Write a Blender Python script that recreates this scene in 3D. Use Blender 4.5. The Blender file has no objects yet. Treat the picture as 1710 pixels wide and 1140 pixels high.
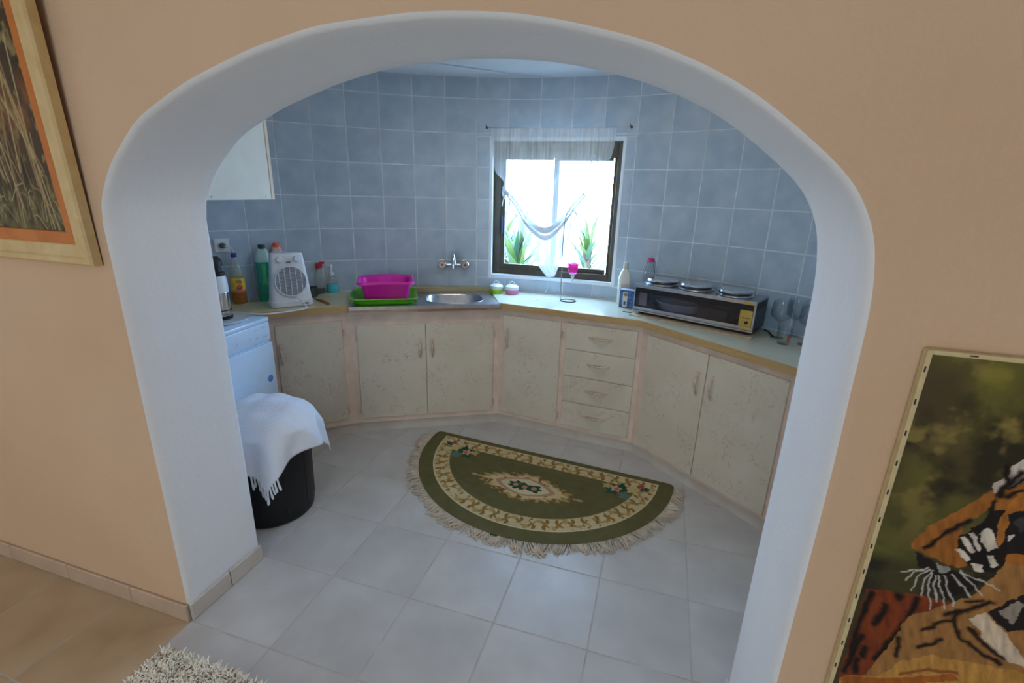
import bpy, bmesh, math, random
import numpy as np
from math import sin, cos, pi, radians, sqrt, atan2, degrees
from mathutils import Matrix, Vector
random.seed(7); np.random.seed(7)
sc = bpy.context.scene
COL = sc.collection

# ------------------------------------------------------------------ camera
# World frame: X along the arch wall (0 = left jamb), Y into the kitchen, Z up.  Solved from the floor tile grid.
F, PT, RL, YAW = 804.6, 0.3033, 0.02864, radians(-16.9)
CAM = np.array([1.5587, -1.0214, 1.6])
def _rot(v):
    x, y, z = v
    return np.array([x*cos(YAW)+y*sin(YAW), -x*sin(YAW)+y*cos(YAW), z])
_f = np.array([0, cos(PT), -sin(PT)]); _u = np.array([0, sin(PT), cos(PT)]); _x = np.array([1., 0, 0])
CR, CU, CF = _rot(_x*cos(RL)+_u*sin(RL)), _rot(_u*cos(RL)-_x*sin(RL)), _rot(_f)
cd = bpy.data.cameras.new('camera'); cam = bpy.data.objects.new('camera', cd); COL.objects.link(cam)
cam.matrix_world = Matrix(((CR[0], CU[0], -CF[0], CAM[0]), (CR[1], CU[1], -CF[1], CAM[1]), (CR[2], CU[2], -CF[2], CAM[2]), (0, 0, 0, 1)))
cd.sensor_width = 36; cd.sensor_fit = 'HORIZONTAL'; cd.lens = F/1710*36; cd.clip_start = 0.02; cd.clip_end = 200
sc.camera = cam
def ray(px, py): return CR*(px-855)/F + CU*(570-py)/F + CF
def onz(px, py, z=0.):
    d = ray(px, py); return CAM + d*(z-CAM[2])/d[2]
def ony(px, py, y):
    d = ray(px, py); return CAM + d*(y-CAM[1])/d[1]
def zat(px, py, x, y):
    d = ray(px, py); v = np.array([x, y])-CAM[:2]; return CAM[2] + d[2]*(v@d[:2])/(d[:2]@d[:2])

# ------------------------------------------------------------------ world, lights, exposure
w = bpy.data.worlds.new('sky'); sc.world = w; w.use_nodes = True
bg = w.node_tree.nodes['Background']; bg.inputs[0].default_value = (0.37, 0.62, 1.0, 1); bg.inputs[1].default_value = 28.0
vs = sc.view_settings; vs.view_transform = 'Standard'; vs.look = 'None'; vs.gamma = 1; vs.use_curve_mapping = False
vs.exposure = 0.06
cy = sc.cycles
cy.max_bounces = 10; cy.diffuse_bounces = 6; cy.transparent_max_bounces = 16; cy.caustics_reflective = False; cy.caustics_refractive = False
cy.sample_clamp_indirect = 4.0; cy.use_denoising = True
def area_light(name, loc, rot, sx, sy, col, power):
    # portal for the kitchen window; in the living room, added unseen fill lamps
    l = bpy.data.lights.new(name, 'AREA'); l.shape = 'RECTANGLE'; l.size = sx; l.size_y = sy
    l.color = col; l.energy = power
    o = bpy.data.objects.new(name, l); COL.objects.link(o); o.location = loc; o.rotation_euler = rot
    return o
pl_ = area_light('daylight_kitchen_window', (0.806, 2.50, 1.46), (radians(-90), 0, 0), .86, .90, (1, 1, 1), 1); pl_.data.cycles.is_portal = True
area_light('fill_light_left', (-2.36, -1.9, 1.1), (0, radians(-90), 0), 2.0, 2.0, (.85, .95, 1), 10)  # fill lamp added inside the closed left blind
area_light('fill_light_rear', (1.2, -4.16, 1.35), (radians(90), 0, 0), 2.4, 1.3, (.78, .91, 1), 43)  # main living room fill, added out of view before the rear blind

# ------------------------------------------------------------------ materials
def lin(c):
    if isinstance(c, (int, float)): c = (c, c, c)
    return tuple(((v/255)/12.92 if v/255 <= .04045 else ((v/255+.055)/1.055)**2.4) for v in c[:3]) + (1,)
class N:
    def __init__(s, name):
        s.m = bpy.data.materials.new(name); s.m.use_nodes = True; s.t = s.m.node_tree; s.n = s.t.nodes; s.p = s.n['Principled BSDF']; s.out = s.n['Material Output']
    def add(s, t, **kw):
        nd = s.n.new(t)
        for k, v in kw.items():
            if k.startswith('i_'):
                key = k[2:].replace('_', ' '); nd.inputs[int(key) if key.isdigit() else key].default_value = v
            else: setattr(nd, k, v)
        return nd
    def ln(s, a, ao, b, bi): s.t.links.new(a.outputs[ao], b.inputs[bi])
    def coord(s, kind='Object', scale=(1, 1, 1)):
        tc = s.add('ShaderNodeTexCoord'); mp = s.add('ShaderNodeMapping'); mp.inputs['Scale'].default_value = scale
        s.ln(tc, kind, mp, 'Vector'); return mp
    def noise(s, scale, detail=4, dist=0, mp=None, rough=.55):
        nz = s.add('ShaderNodeTexNoise', i_Scale=scale, i_Detail=detail, i_Distortion=dist, i_Roughness=rough)
        s.ln(mp or s.coord(), 0, nz, 'Vector'); return nz
    def ramp(s, src, out, stops):
        r = s.add('ShaderNodeValToRGB'); e = r.color_ramp.elements
        while len(e) < len(stops): e.new(.5)
        for i, (p, c) in enumerate(stops): e[i].position = p; e[i].color = c if len(c) == 4 else lin(c)
        s.ln(src, out, r, 0); return r
    def mix(s, fac, a, b, mode='MIX'):
        m = s.add('ShaderNodeMix', data_type='RGBA', blend_type=mode)
        for key, v in ((0, fac), (6, a), (7, b)):
            if isinstance(v, tuple) and hasattr(v[0], 'outputs'): s.t.links.new(v[0].outputs[v[1]], m.inputs[key])
            else: m.inputs[key].default_value = v
        return m
    def bump(s, src, out, strength, dist=.01):
        b = s.add('ShaderNodeBump'); b.inputs['Strength'].default_value = strength; b.inputs['Distance'].default_value = dist
        s.ln(src, out, b, 'Height'); s.ln(b, 0, s.p, 'Normal')
    def base(s, col=None, rough=.5, metal=0, spec=.5, src=None):
        if col is not None: s.p.inputs['Base Color'].default_value = lin(col)
        if src: s.t.links.new(src[0].outputs[src[1]], s.p.inputs['Base Color'])
        s.p.inputs['Roughness'].default_value = rough; s.p.inputs['Metallic'].default_value = metal; s.p.inputs['Specular IOR Level'].default_value = spec
        return s
MATS = {}
def plain(name, col, rough=.5, metal=0, spec=.5, var=0.06, scale=12):
    if name in MATS: return MATS[name]
    k = N(name); nz = k.noise(scale, 3)
    a = lin(tuple(min(255, c*(1+var)) for c in col)); b = lin(tuple(c*(1-var) for c in col))
    r = k.ramp(nz, 0, [(.3, b), (.7, a)]); k.base(None, rough, metal, spec, (r, 0)); MATS[name] = k.m; return k.m
def plaster(name, col, col2, bump=.35, rough=.85):
    k = N(name); big = k.noise(1.3, 3); fine = k.noise(60, 4)
    r = k.ramp(big, 0, [(.3, col2), (.7, col)]); k.base(None, rough, 0, .25, (r, 0)); k.bump(fine, 0, bump, .006); MATS[name] = k.m; return k.m
def glassy(name, tint=(255, 255, 255), gloss=.12, rough=.02, alpha_col=None, body=0.0, body_col=(255, 255, 255)):
    k = N(name); k.n.remove(k.p)
    tr = k.add('ShaderNodeBsdfTransparent'); tr.inputs[0].default_value = lin(tint)
    gl = k.add('ShaderNodeBsdfGlossy'); gl.inputs['Roughness'].default_value = rough
    fr = k.add('ShaderNodeLayerWeight'); fr.inputs[0].default_value = .5
    pw = k.add('ShaderNodeMath', operation='POWER'); pw.inputs[1].default_value = 4.0; k.ln(fr, 'Facing', pw, 0)
    ad = k.add('ShaderNodeMath', operation='MULTIPLY_ADD'); ad.inputs[1].default_value = .6; ad.inputs[2].default_value = .03+gloss; k.ln(pw, 0, ad, 0)
    src = tr
    if body:
        df = k.add('ShaderNodeBsdfDiffuse'); df.inputs[0].default_value = lin(body_col)
        mb = k.add('ShaderNodeMixShader'); mb.inputs[0].default_value = body; k.ln(tr, 0, mb, 1); k.ln(df, 0, mb, 2); src = mb
    mx = k.add('ShaderNodeMixShader'); k.ln(ad, 0, mx, 0); k.ln(src, 0, mx, 1); k.ln(gl, 0, mx, 2); k.ln(mx, 0, k.out, 0)
    MATS[name] = k.m; return k.m
def attr_mat(name, rough=.8, spec=.2, bump=0, bscale=300):
    k = N(name); a = k.add('ShaderNodeAttribute', attribute_name='paint'); k.base(None, rough, 0, spec, (a, 'Color'))
    if bump: k.bump(k.noise(bscale, 2), 0, bump, .004)
    MATS[name] = k.m; return k.m

M_PEACH = plaster('peach_plaster', (222, 190, 160), (214, 180, 148))
M_WHITE = plaster('white_plaster', (244, 244, 244), (236, 236, 238), .3)
M_CEIL = plaster('ceiling_paint', (246, 248, 251), (242, 245, 250), .05)
def tile_mat(name, c1, c2, c3, rough, bump, nscale, jit):
    k = N(name); oi = k.add('ShaderNodeObjectInfo'); mp = k.coord()
    ad = k.add('ShaderNodeVectorMath', operation='MULTIPLY_ADD'); k.ln(oi, 'Random', ad, 1); ad.inputs[0].default_value = (31, 17, 9); k.ln(mp, 0, ad, 2)
    nz = k.add('ShaderNodeTexNoise', i_Scale=nscale, i_Detail=4); k.ln(ad, 0, nz, 'Vector')
    r = k.ramp(nz, 0, [(.3, c1), (.52, c2), (.72, c3)])
    hv = k.add('ShaderNodeHueSaturation'); mr = k.add('ShaderNodeMapRange'); mr.inputs['To Min'].default_value = 1-jit; mr.inputs['To Max'].default_value = 1+jit
    k.ln(oi, 'Random', mr, 0); k.ln(mr, 0, hv, 'Value'); k.ln(r, 0, hv, 'Color')
    k.base(None, rough, 0, .5, (hv, 0)); k.bump(nz, 0, bump, .004); MATS[name] = k.m; return k.m
M_WTILE = tile_mat('blue_wall_tile', (164, 181, 196), (175, 190, 203), (186, 199, 210), .32, .12, 9, .035)
M_FTILE = tile_mat('grey_floor_tile', (188, 183, 178), (197, 192, 187), (205, 201, 197), .34, .05, 5, .02)
M_FWARM = tile_mat('warm_tint_floor_tile', (180, 154, 124), (192, 167, 136), (200, 177, 148), .4, .05, 5, .02)  # floor tile with the warm light on the living room floor put into its colour
M_SKIRT = tile_mat('skirting_tile', (196, 184, 170), (206, 195, 182), (214, 204, 192), .4, .05, 8, .02)
M_GROUT = plain('wall_grout', (222, 228, 232), .9, 0, .2)
M_FGROUT = plain('floor_grout', (190, 184, 178), .9, 0, .2)
def door_mat():
    k = N('marbled_cream_door'); mp = k.coord(); oi = k.add('ShaderNodeObjectInfo')
    ad = k.add('ShaderNodeVectorMath', operation='MULTIPLY_ADD'); k.ln(oi, 'Random', ad, 1); ad.inputs[0].default_value = (13, 7, 5); k.ln(mp, 0, ad, 2)
    n1 = k.add('ShaderNodeTexNoise', i_Scale=11, i_Detail=3, i_Distortion=2.2); k.ln(ad, 0, n1, 'Vector')
    n2 = k.add('ShaderNodeTexNoise', i_Scale=7, i_Detail=2, i_Distortion=.6); k.ln(ad, 0, n2, 'Vector')
    n3 = k.add('ShaderNodeTexNoise', i_Scale=4, i_Detail=3); k.ln(ad, 0, n3, 'Vector')
    line = k.ramp(n1, 0, [(.495, (0, 0, 0, 1)), (.515, (1, 1, 1, 1)), (.535, (0, 0, 0, 1))])
    gate = k.ramp(n2, 0, [(.47, (0, 0, 0, 1)), (.64, (1, 1, 1, 1))])
    fac = k.mix(1.0, (line, 0), (gate, 0), 'MULTIPLY')
    cream = k.ramp(n3, 0, [(.3, (208, 196, 174)), (.7, (220, 209, 190))])
    c = k.mix((fac, 2), (cream, 0), lin((176, 152, 142)))
    k.base(None, .5, 0, .4, (c, 2)); MATS['door'] = k.m; return k.m
M_DOOR = door_mat()
M_FRAME = plain('pinkish_beige_paint', (224, 200, 180), .55, 0, .35, .05, 9)
M_HANDLE = plain('painted_wood_handle', (204, 182, 164), .5, 0, .4, .12, 60)
def wood(name, c1, c2, rough=.45, scale=(3, 3, 40), dist=1.5):
    k = N(name); mp = k.coord('Object', scale); nz = k.noise(2.2, 5, dist, mp)
    r = k.ramp(nz, 0, [(.3, c1), (.7, c2)]); k.base(None, rough, 0, .4, (r, 0)); MATS[name] = k.m; return k.m
M_TOP = plain('pale_laminate', (206, 196, 158), .3, 0, .5, .02, 5)
M_TOPR = plain('pale_grey_laminate', (200, 198, 176), .26, 0, .5, .02, 5)
M_EDGE = wood('tan_edge_strip', (176, 142, 92), (196, 164, 112), .5, (2, 2, 30))
M_LEDGE = wood('pale_wood_ledge', (176, 160, 122), (196, 180, 140))
M_STEEL = plain('brushed_steel', (190, 190, 192), .28, 1, .5, .06, 30)
M_CHROME = plain('chrome', (215, 218, 222), .12, 1, .5, .03)
M_PINK = plain('magenta_plastic', (222, 26, 168), .38, 0, .5, .02)
M_GREEN = plain('lime_plastic', (104, 205, 34), .38, 0, .5, .02)
M_BLACK = plain('black_plastic', (26, 25, 27), .5, 0, .4, .05)
M_DARK = plain('dark_metal', (56, 56, 58), .4, .3, .5, .05)
M_WPL = plain('white_plastic', (226, 229, 232), .4, 0, .5, .015)
M_CAB = plain('white_cabinet_board', (224, 232, 230), .5, 0, .4, .015)
M_CABEDGE = plain('cream_cabinet_door', (226, 214, 200), .5, 0, .4, .015)
M_WASH = plain('white_enamel', (204, 226, 248), .25, 0, .5, .01)
M_BROWN = plain('brown_aluminium', (72, 62, 48), .5, .3, .4, .05)
M_GOLD = plain('gold_panel', (196, 168, 84), .35, .4, .5, .06)
M_RED = plain('red_plastic', (186, 26, 30), .4)
M_ORANGE = plain('orange_plastic', (240, 92, 36), .4)
M_BLUECAP = plain('dark_blue_plastic', (46, 48, 120), .4)
M_CAPG = plain('dark_green_plastic', (18, 66, 60), .4)
M_GREENLIQ = plain('green_cleaning_liquid', (22, 150, 112), .2, 0, .5, .06)
M_MILKY = plain('milky_plastic', (176, 208, 204), .3, 0, .5, .03)
M_PINKLIQ = plain('pinkish_plastic', (236, 190, 178), .3)
M_AMBER = plain('amber_liquid', (150, 92, 40), .2, 0, .5, .06)
M_CLEARB = glassy('clear_bottle_plastic', (246, 248, 244), .02, .05, body=.22, body_col=(214, 214, 200))
M_GLASS = glassy('clear_glass', (244, 247, 249), .035, .01)
M_TEAL = plain('blue_soap', (70, 186, 200), .2, 0, .5, .02)
M_PANE = glassy('window_glass', (250, 252, 252), .0, .0)
M_OVGLASS = glassy('oven_glass', (225, 226, 230), .02, .02)
M_PINKGLASS = glassy('pink_glass', (255, 110, 225), .05, .03, body=.45, body_col=(240, 60, 190))
M_IVORY = plain('ivory_plastic', (228, 226, 212), .4, 0, .5, .02)

# ------------------------------------------------------------------ mesh helpers
class MB:
    def __init__(s): s.v = []; s.f = []; s.smooth = []
    def add(s, vs, fs, smooth=False, mat=None):
        b = len(s.v)
        for p in vs:
            p = Vector(p)
            if mat is not None: p = mat @ p
            s.v.append(tuple(p))
        for f in fs: s.f.append(tuple(b+i for i in f)); s.smooth.append(smooth)
        return s
    def box(s, x0, x1, y0, y1, z0, z1, bev=0, mat=None, seg=1):
        if bev <= 0:
            vs = [(x, y, z) for z in (z0, z1) for y in (y0, y1) for x in (x0, x1)]
            return s.add(vs, [(0, 2, 3, 1), (4, 5, 7, 6), (0, 1, 5, 4), (2, 6, 7, 3), (0, 4, 6, 2), (1, 3, 7, 5)], False, mat)
        bm = bmesh.new(); bmesh.ops.create_cube(bm, size=1)
        for v in bm.verts: v.co = Vector(((x0+x1)/2+v.co.x*(x1-x0), (y0+y1)/2+v.co.y*(y1-y0), (z0+z1)/2+v.co.z*(z1-z0)))
        bmesh.ops.bevel(bm, geom=bm.edges[:], offset=bev, segments=seg, profile=.5, affect='EDGES')
        bm.verts.index_update()
        s.add([v.co for v in bm.verts], [[v.index for v in f.verts] for f in bm.faces], seg > 1, mat); bm.free(); return s
    def prism(s, poly, z0, z1, mat=None):
        n = len(poly); ar = sum(poly[i][0]*poly[(i+1) % n][1]-poly[(i+1) % n][0]*poly[i][1] for i in range(n))
        if ar < 0: poly = poly[::-1]
        vs = [(x, y, z0) for x, y in poly]+[(x, y, z1) for x, y in poly]
        return s.add(vs, [tuple(range(n))[::-1], tuple(range(n, 2*n))]+[(i, (i+1) % n, n+(i+1) % n, n+i) for i in range(n)], False, mat)
    def lathe(s, prof, c=(0, 0, 0), n=28, mat=None, sx=1, sy=1, cap=True):
        vs = []; fs = []
        for r, z in prof:
            for k in range(n): a = 2*pi*k/n; vs.append((c[0]+r*cos(a)*sx, c[1]+r*sin(a)*sy, c[2]+z))
        for i in range(len(prof)-1):
            for k in range(n): fs.append((i*n+k, i*n+(k+1) % n, (i+1)*n+(k+1) % n, (i+1)*n+k))
        s.add(vs, fs, True, mat)
        if cap:
            for i, fl in ((0, True), (len(prof)-1, False)):
                if prof[i][0] > 1e-5:
                    ring = [vs[i*n+k] for k in range(n)]; s.add(ring, [tuple(range(n))[::-1] if fl else tuple(range(n))], False, mat)
        return s
    def tube(s, pts, r, n=8, mat=None, closed=False):
        pts = [Vector(p) for p in pts]; m = len(pts); rr = r if isinstance(r, (list, tuple)) else [r]*m
        vs = []; up = Vector((0, 0, 1)); prev = None
        for i, p in enumerate(pts):
            a = pts[(i-1) % m] if (closed or i > 0) else p; b = pts[(i+1) % m] if (closed or i < m-1) else p
            t = (b-a).normalized()
            if prev is None: prev = t.orthogonal().normalized()
            x = (prev-t*prev.dot(t)); x = x.normalized() if x.length > 1e-6 else t.orthogonal().normalized()
            prev = x; y = t.cross(x)
            for k in range(n): an = 2*pi*k/n; vs.append(p+x*cos(an)*rr[i]+y*sin(an)*rr[i])
        fs = []
        for i in range(m if closed else m-1):
            j = (i+1) % m
            for k in range(n): fs.append((i*n+k, i*n+(k+1) % n, j*n+(k+1) % n, j*n+k))
        if not closed: fs.append(tuple(range(n))[::-1]); fs.append(tuple(range((m-1)*n, m*n)))
        return s.add(vs, fs, True, mat)
    def loft(s, rings, cap0=True, cap1=True, smooth=True, mat=None):
        n = len(rings[0]); vs = [p for r in rings for p in r]; fs = []
        for i in range(len(rings)-1):
            for k in range(n): fs.append((i*n+k, i*n+(k+1) % n, (i+1)*n+(k+1) % n, (i+1)*n+k))
        s.add(vs, fs, smooth, mat)
        if cap0: s.add(rings[0], [tuple(range(n))[::-1]], False, mat)
        if cap1: s.add(rings[-1], [tuple(range(n))], False, mat)
        return s
    def mesh(s, name, m):
        me = bpy.data.meshes.new(name); me.from_pydata(s.v, [], s.f); me.polygons.foreach_set('use_smooth', s.smooth); me.materials.append(m)
        bm = bmesh.new(); bm.from_mesh(me); bmesh.ops.remove_doubles(bm, verts=bm.verts, dist=1e-6)
        bmesh.ops.recalc_face_normals(bm, faces=bm.faces); bm.to_mesh(me); bm.free(); me.update(); return me
    def build(s, name, m, parent=None, sharp=True):
        o = bpy.data.objects.new(name, s.mesh(name, m)); COL.objects.link(o)
        if sharp and any(s.smooth): o.data.set_sharp_from_angle(angle=radians(42))
        if parent: o.parent = parent
        return o
def tag(o, label=None, cat=None, group=None, kind=None):
    for k, v in (('label', label), ('category', cat), ('group', group), ('kind', kind)):
        if v: o[k] = v
    return o
def struct(o, label=None, cat=None): return tag(o, label, cat, None, 'structure')
def thing(name, label, cat, loc=(0, 0, 0), rz=0, group=None):
    o = bpy.data.objects.new(name, None); COL.objects.link(o); o.empty_display_size = .05
    o.location = loc; o.rotation_euler = (0, 0, rz); return tag(o, label, cat, group)
def put(name, me, parent=None, loc=(0, 0, 0), rot=(0, 0, 0)):
    o = bpy.data.objects.new(name, me); COL.objects.link(o); o.parent = parent; o.location = loc; o.rotation_euler = rot; return o
def Rz(a, loc=(0, 0, 0)): return Matrix.Translation(loc) @ Matrix.Rotation(a, 4, 'Z')
def rrect(w, d, r, z=0, n=6, cx=0, cy=0):
    pts = []
    for qx, qy, a0 in ((1, 1, 0), (-1, 1, 90), (-1, -1, 180), (1, -1, 270)):
        for k in range(n+1):
            a = radians(a0+90*k/n); pts.append((cx+qx*(w/2-r)+r*cos(a), cy+qy*(d/2-r)+r*sin(a), z))
    return pts
def smooth_path(pts, n=6):
    P_ = [np.array(p, float) for p in pts]; P_ = [2*P_[0]-P_[1]]+P_+[2*P_[-1]-P_[-2]]; out = []
    for i in range(1, len(P_)-2):
        a, b, c, d = P_[i-1:i+3]
        for k in range(n):
            t = k/n; out.append(.5*((2*b)+(-a+c)*t+(2*a-5*b+4*c-d)*t*t+(-a+3*b-3*c+d)*t**3))
    out.append(P_[-2]); return out

# ------------------------------------------------------------------ setting: the arch wall
DW = .348; TOPZ = 2.62
prof = [(0, 0), (0, .4), (-.002, .9), (-.003, 1.40), (.002, 1.49), (.018, 1.545), (.057, 1.611), (.120, 1.676), (.206, 1.741), (.308, 1.791), (.44, 1.843), (.586, 1.884), (.72, 1.911), (.86, 1.926), (1.03, 1.932),
        (1.20, 1.922), (1.37, 1.888), (1.48, 1.856), (1.59, 1.815), (1.715, 1.742), (1.83, 1.646), (1.887, 1.572), (1.917, 1.482), (1.926, 1.40), (1.929, 1.20), (1.93, .8), (1.93, .4), (1.93, 0)]
sp = smooth_path([(x, 0, z) for x, z in prof], 5)
arch = []
for i, p in enumerate(sp):
    a = sp[max(i-1, 0)]; b = sp[min(i+1, len(sp)-1)]; t = (b-a)/np.linalg.norm(b-a); nrm = np.array([-t[2], 0, t[0]])  # points out of the opening
    wob = .0007*sin(i*.83)+.0014*sin(i*.31+1)
    if p[2] < .3: wob *= .2
    arch.append((p+nrm*wob, nrm))
def ring(off, y, k=1.0): return [tuple((p+n*off*k)*np.array([1, 0, 1])+np.array([0, y, 0])) for p, n in arch]
rings = [ring(.022, 0), ring(.010, .003), ring(.003, .010), ring(0, .022), ring(.003, .09), ring(.004, .18), ring(.003, .28), ring(0, DW-.016), ring(.005, DW-.005), ring(.016, DW)]
for r_ in rings:
    for e in (0, -1):
        r_[e] = (r_[e][0], r_[e][1], 0)
mb = MB()
for a, b in zip(rings[1:], rings[2:]):
    n = len(a); mb.add(a+b, [(i, i+1, n+i+1, n+i) for i in range(n-1)], True)
XL, XR = -2.4, 4.2
wf = struct(mb.build('wall_arch_reveal', M_WHITE, sharp=False))
def face_sheet(rng, y, x0, x1, top):
    m = MB(); n = len(rng)
    for i in range(n-1):
        (xa, _, za), (xb, _, zb) = rng[i], rng[i+1]
        if xb-xa > 1e-5: m.add([(xa, y, za), (xb, y, zb), (xb, y, top), (xa, y, top)], [(0, 1, 2, 3)])
    half = n//2
    # jamb sides: fill out to the wall's ends
    for i in range(half):
        (xa, _, za), (xb, _, zb) = rng[i], rng[i+1]
        if zb > za: m.add([(x0, y, za), (xa, y, za), (xb, y, zb), (x0, y, zb)], [(0, 1, 2, 3)])
    return m
def wall_face(rng, y, x0, x1, top, mname, mat, parent):
    # ring of the opening joined to the outer rectangle, fan by fan
    m = MB(); outer = []
    for (x, _, z) in rng:
        if z < 1.30: outer.append((x0 if x < .9 else x1, y, z))
        else:
            t = min(max((x+.003)/1.936, 0), 1); outer.append((x0+(x1-x0)*t, y, top))
    n = len(rng)
    vs = [tuple((r[0], y, r[2])) for r in rng]+outer
    fs = []
    for i in range(n-1): fs.append((i, i+1, n+i+1, n+i))
    m.add(vs, fs)
    # corners that the fans leave open
    for xs in (x0, x1):
        idx = [k for k in range(n) if outer[k][0] == xs and outer[k][2] < top]
    return m
def wall_side(mat, name, y, ringpts, parent, hook):
    m = MB(); n = len(ringpts); mid = max(range(n), key=lambda k: ringpts[k][2])
    L_ = [p for p in ringpts[:mid+1]]; R_ = [p for p in ringpts[mid:]]
    for seg, xs in ((L_, XL), (R_, XR)):
        for a, b in zip(seg, seg[1:]):
            if abs(a[2]-b[2]) > 1e-6: m.add([(xs, y, a[2]), (a[0], y, a[2]), (b[0], y, b[2]), (xs, y, b[2])], [(0, 1, 2, 3)])
    zt = max(L_[-1][2], R_[0][2]); m.add([(XL, y, zt), (XR, y, zt), (XR, y, TOPZ), (XL, y, TOPZ)], [(0, 1, 2, 3)])
    if hook: # the rounded lip still belongs to the painted face
        a, b = rings[0], rings[1]; n = len(a); m.add(a+b, [(i, i+1, n+i+1, n+i) for i in range(n-1)], True)
    return m
m_ = wall_side(M_PEACH, 'f', 0, rings[0], None, True); o = struct(m_.build('wall_front', M_PEACH, sharp=False), 'apricot plastered wall around the arched opening', 'wall')
wf.parent = o; wf.name = 'arch_reveal'; del wf['kind']; wf['label'] = 'white plastered soffit and jambs of the arch'
m_ = wall_side(M_WHITE, 'b', DW, rings[-1], None, False); ob = m_.build('kitchen_face', M_WHITE, o, sharp=False)

# curved kitchen wall (a half circle) with the window opening
CX, CY, RW = .884, .24, 2.133
TS = .2135; DA = TS/RW; K0 = .635
ZROW = [.895+TS*i for i in range(7)]; ZC = 2.305
def cyl(a, r, z): return (CX+r*cos(a), CY+r*sin(a), z)
WX0, WX1, WZ0, WZ1 = .372, 1.240, 1.005, 1.925     # clear opening
WA0 = atan2(2.34-CY, WX1-CX); WA1 = atan2(2.305-CY, WX0-CX)
mb = MB(); A_LO, A_HI = radians(2.5), radians(177.5)
angs = sorted(set([A_LO, A_HI, WA0, WA1]+[(k+K0)*DA for k in range(0, 32) if A_LO < (k+K0)*DA < A_HI]+[(k+K0+.5)*DA for k in range(0, 31) if WA0 < (k+K0+.5)*DA < WA1]))
def cylf(a, r, z):   # flat facets, one for each column of tiles
    c = (math.floor(a/DA-K0+1e-6)+K0+.5)*DA
    return cyl(a, r/cos(a-c), z)
zs = [0, .5, WZ0, 1.45, WZ1, ZC+.02]
ri, ro = RW+.0016, RW+.30
for a0, a1 in zip(angs, angs[1:]):
    for z0, z1 in zip(zs, zs[1:]):
        if a0 >= WA0-1e-9 and a1 <= WA1+1e-9 and z0 >= WZ0-1e-6 and z1 <= WZ1+1e-6: continue
        mb.add([cylf(a0, ri, z0), cylf(a1, ri, z0), cylf(a1, ri, z1), cylf(a0, ri, z1)], [(0, 1, 2, 3)], False)
        mb.add([cyl(a0, ro, z0), cyl(a1, ro, z0), cyl(a1, ro, z1), cyl(a0, ro, z1)], [(3, 2, 1, 0)], True)
wb = struct(mb.build('wall_back', M_GROUT, sharp=False), 'curved kitchen wall covered in pale blue square tiles', 'wall')
wins = [a for a in angs if WA0-1e-9 <= a <= WA1+1e-9]
mb = MB()
for a in (WA0, WA1): mb.add([cyl(a, RW, WZ0), cyl(a, ro, WZ0), cyl(a, ro, WZ1), cyl(a, RW, WZ1)], [(0, 1, 2, 3)])
for z in (WZ0, WZ1):
    for a0, a1 in zip(wins, wins[1:]): mb.add([cyl(a0, RW, z), cyl(a1, RW, z), cyl(a1, ro, z), cyl(a0, ro, z)], [(0, 1, 2, 3)])
# wall tiles
def tile_mesh(rects):
    m = MB()
    for (u0, u1, z0, z1) in rects:
        g = .0018; t = .008; c = .0015
        a, b, e, d = u0+g, u1-g, z0+g, z1-g
        m.add([(a, 0, e), (b, 0, e), (b, 0, d), (a, 0, d), (a+c, -t, e+c), (b-c, -t, e+c), (b-c, -t, d-c), (a+c, -t, d-c)],
              [(4, 5, 6, 7), (0, 1, 5, 4), (1, 2, 6, 5), (2, 3, 7, 6), (3, 0, 4, 7)])
    return m.mesh('wall_tile', M_WTILE)
half = RW*math.tan(DA/2)
FULL = tile_mesh([(-half, half, 0, TS)]); TOPT = tile_mesh([(-half, half, 0, ZC-ZROW[6])])
ta0, ta1, tz0, tz1 = WA0-.020/RW, WA1+.020/RW, WZ0-.022, WZ1+.022    # white trim around the opening
for k in range(5, 31):
    ac = (k+K0+.5)*DA
    for ri_, z in enumerate(ZROW):
        h = TS if ri_ < 6 else ZC-z
        rects = [(-half, half, 0, h)]
        u_lo, u_hi = (ac-ta1)*RW, (ac-ta0)*RW; z_lo, z_hi = tz0-z, tz1-z
        hit = u_lo < half and u_hi > -half and z_lo < h and z_hi > 0
        if hit:
            rects = []
            if z_hi < h-.004: rects.append((-half, half, max(z_hi, 0), h))
            if z_lo > .004: rects.append((-half, half, 0, min(z_lo, h)))
            zz0, zz1 = max(z_lo, 0), min(z_hi, h)
            if u_lo > -half+.004: rects.append((-half, u_lo, zz0, zz1))
            if u_hi < half-.004: rects.append((u_hi, half, zz0, zz1))
            if not rects: continue
            me = tile_mesh(rects)
        else: me = FULL if ri_ < 6 else TOPT
        put('wall_tile', me, wb, cyl(ac, RW+.008, z), (0, 0, ac-pi/2))
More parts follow.
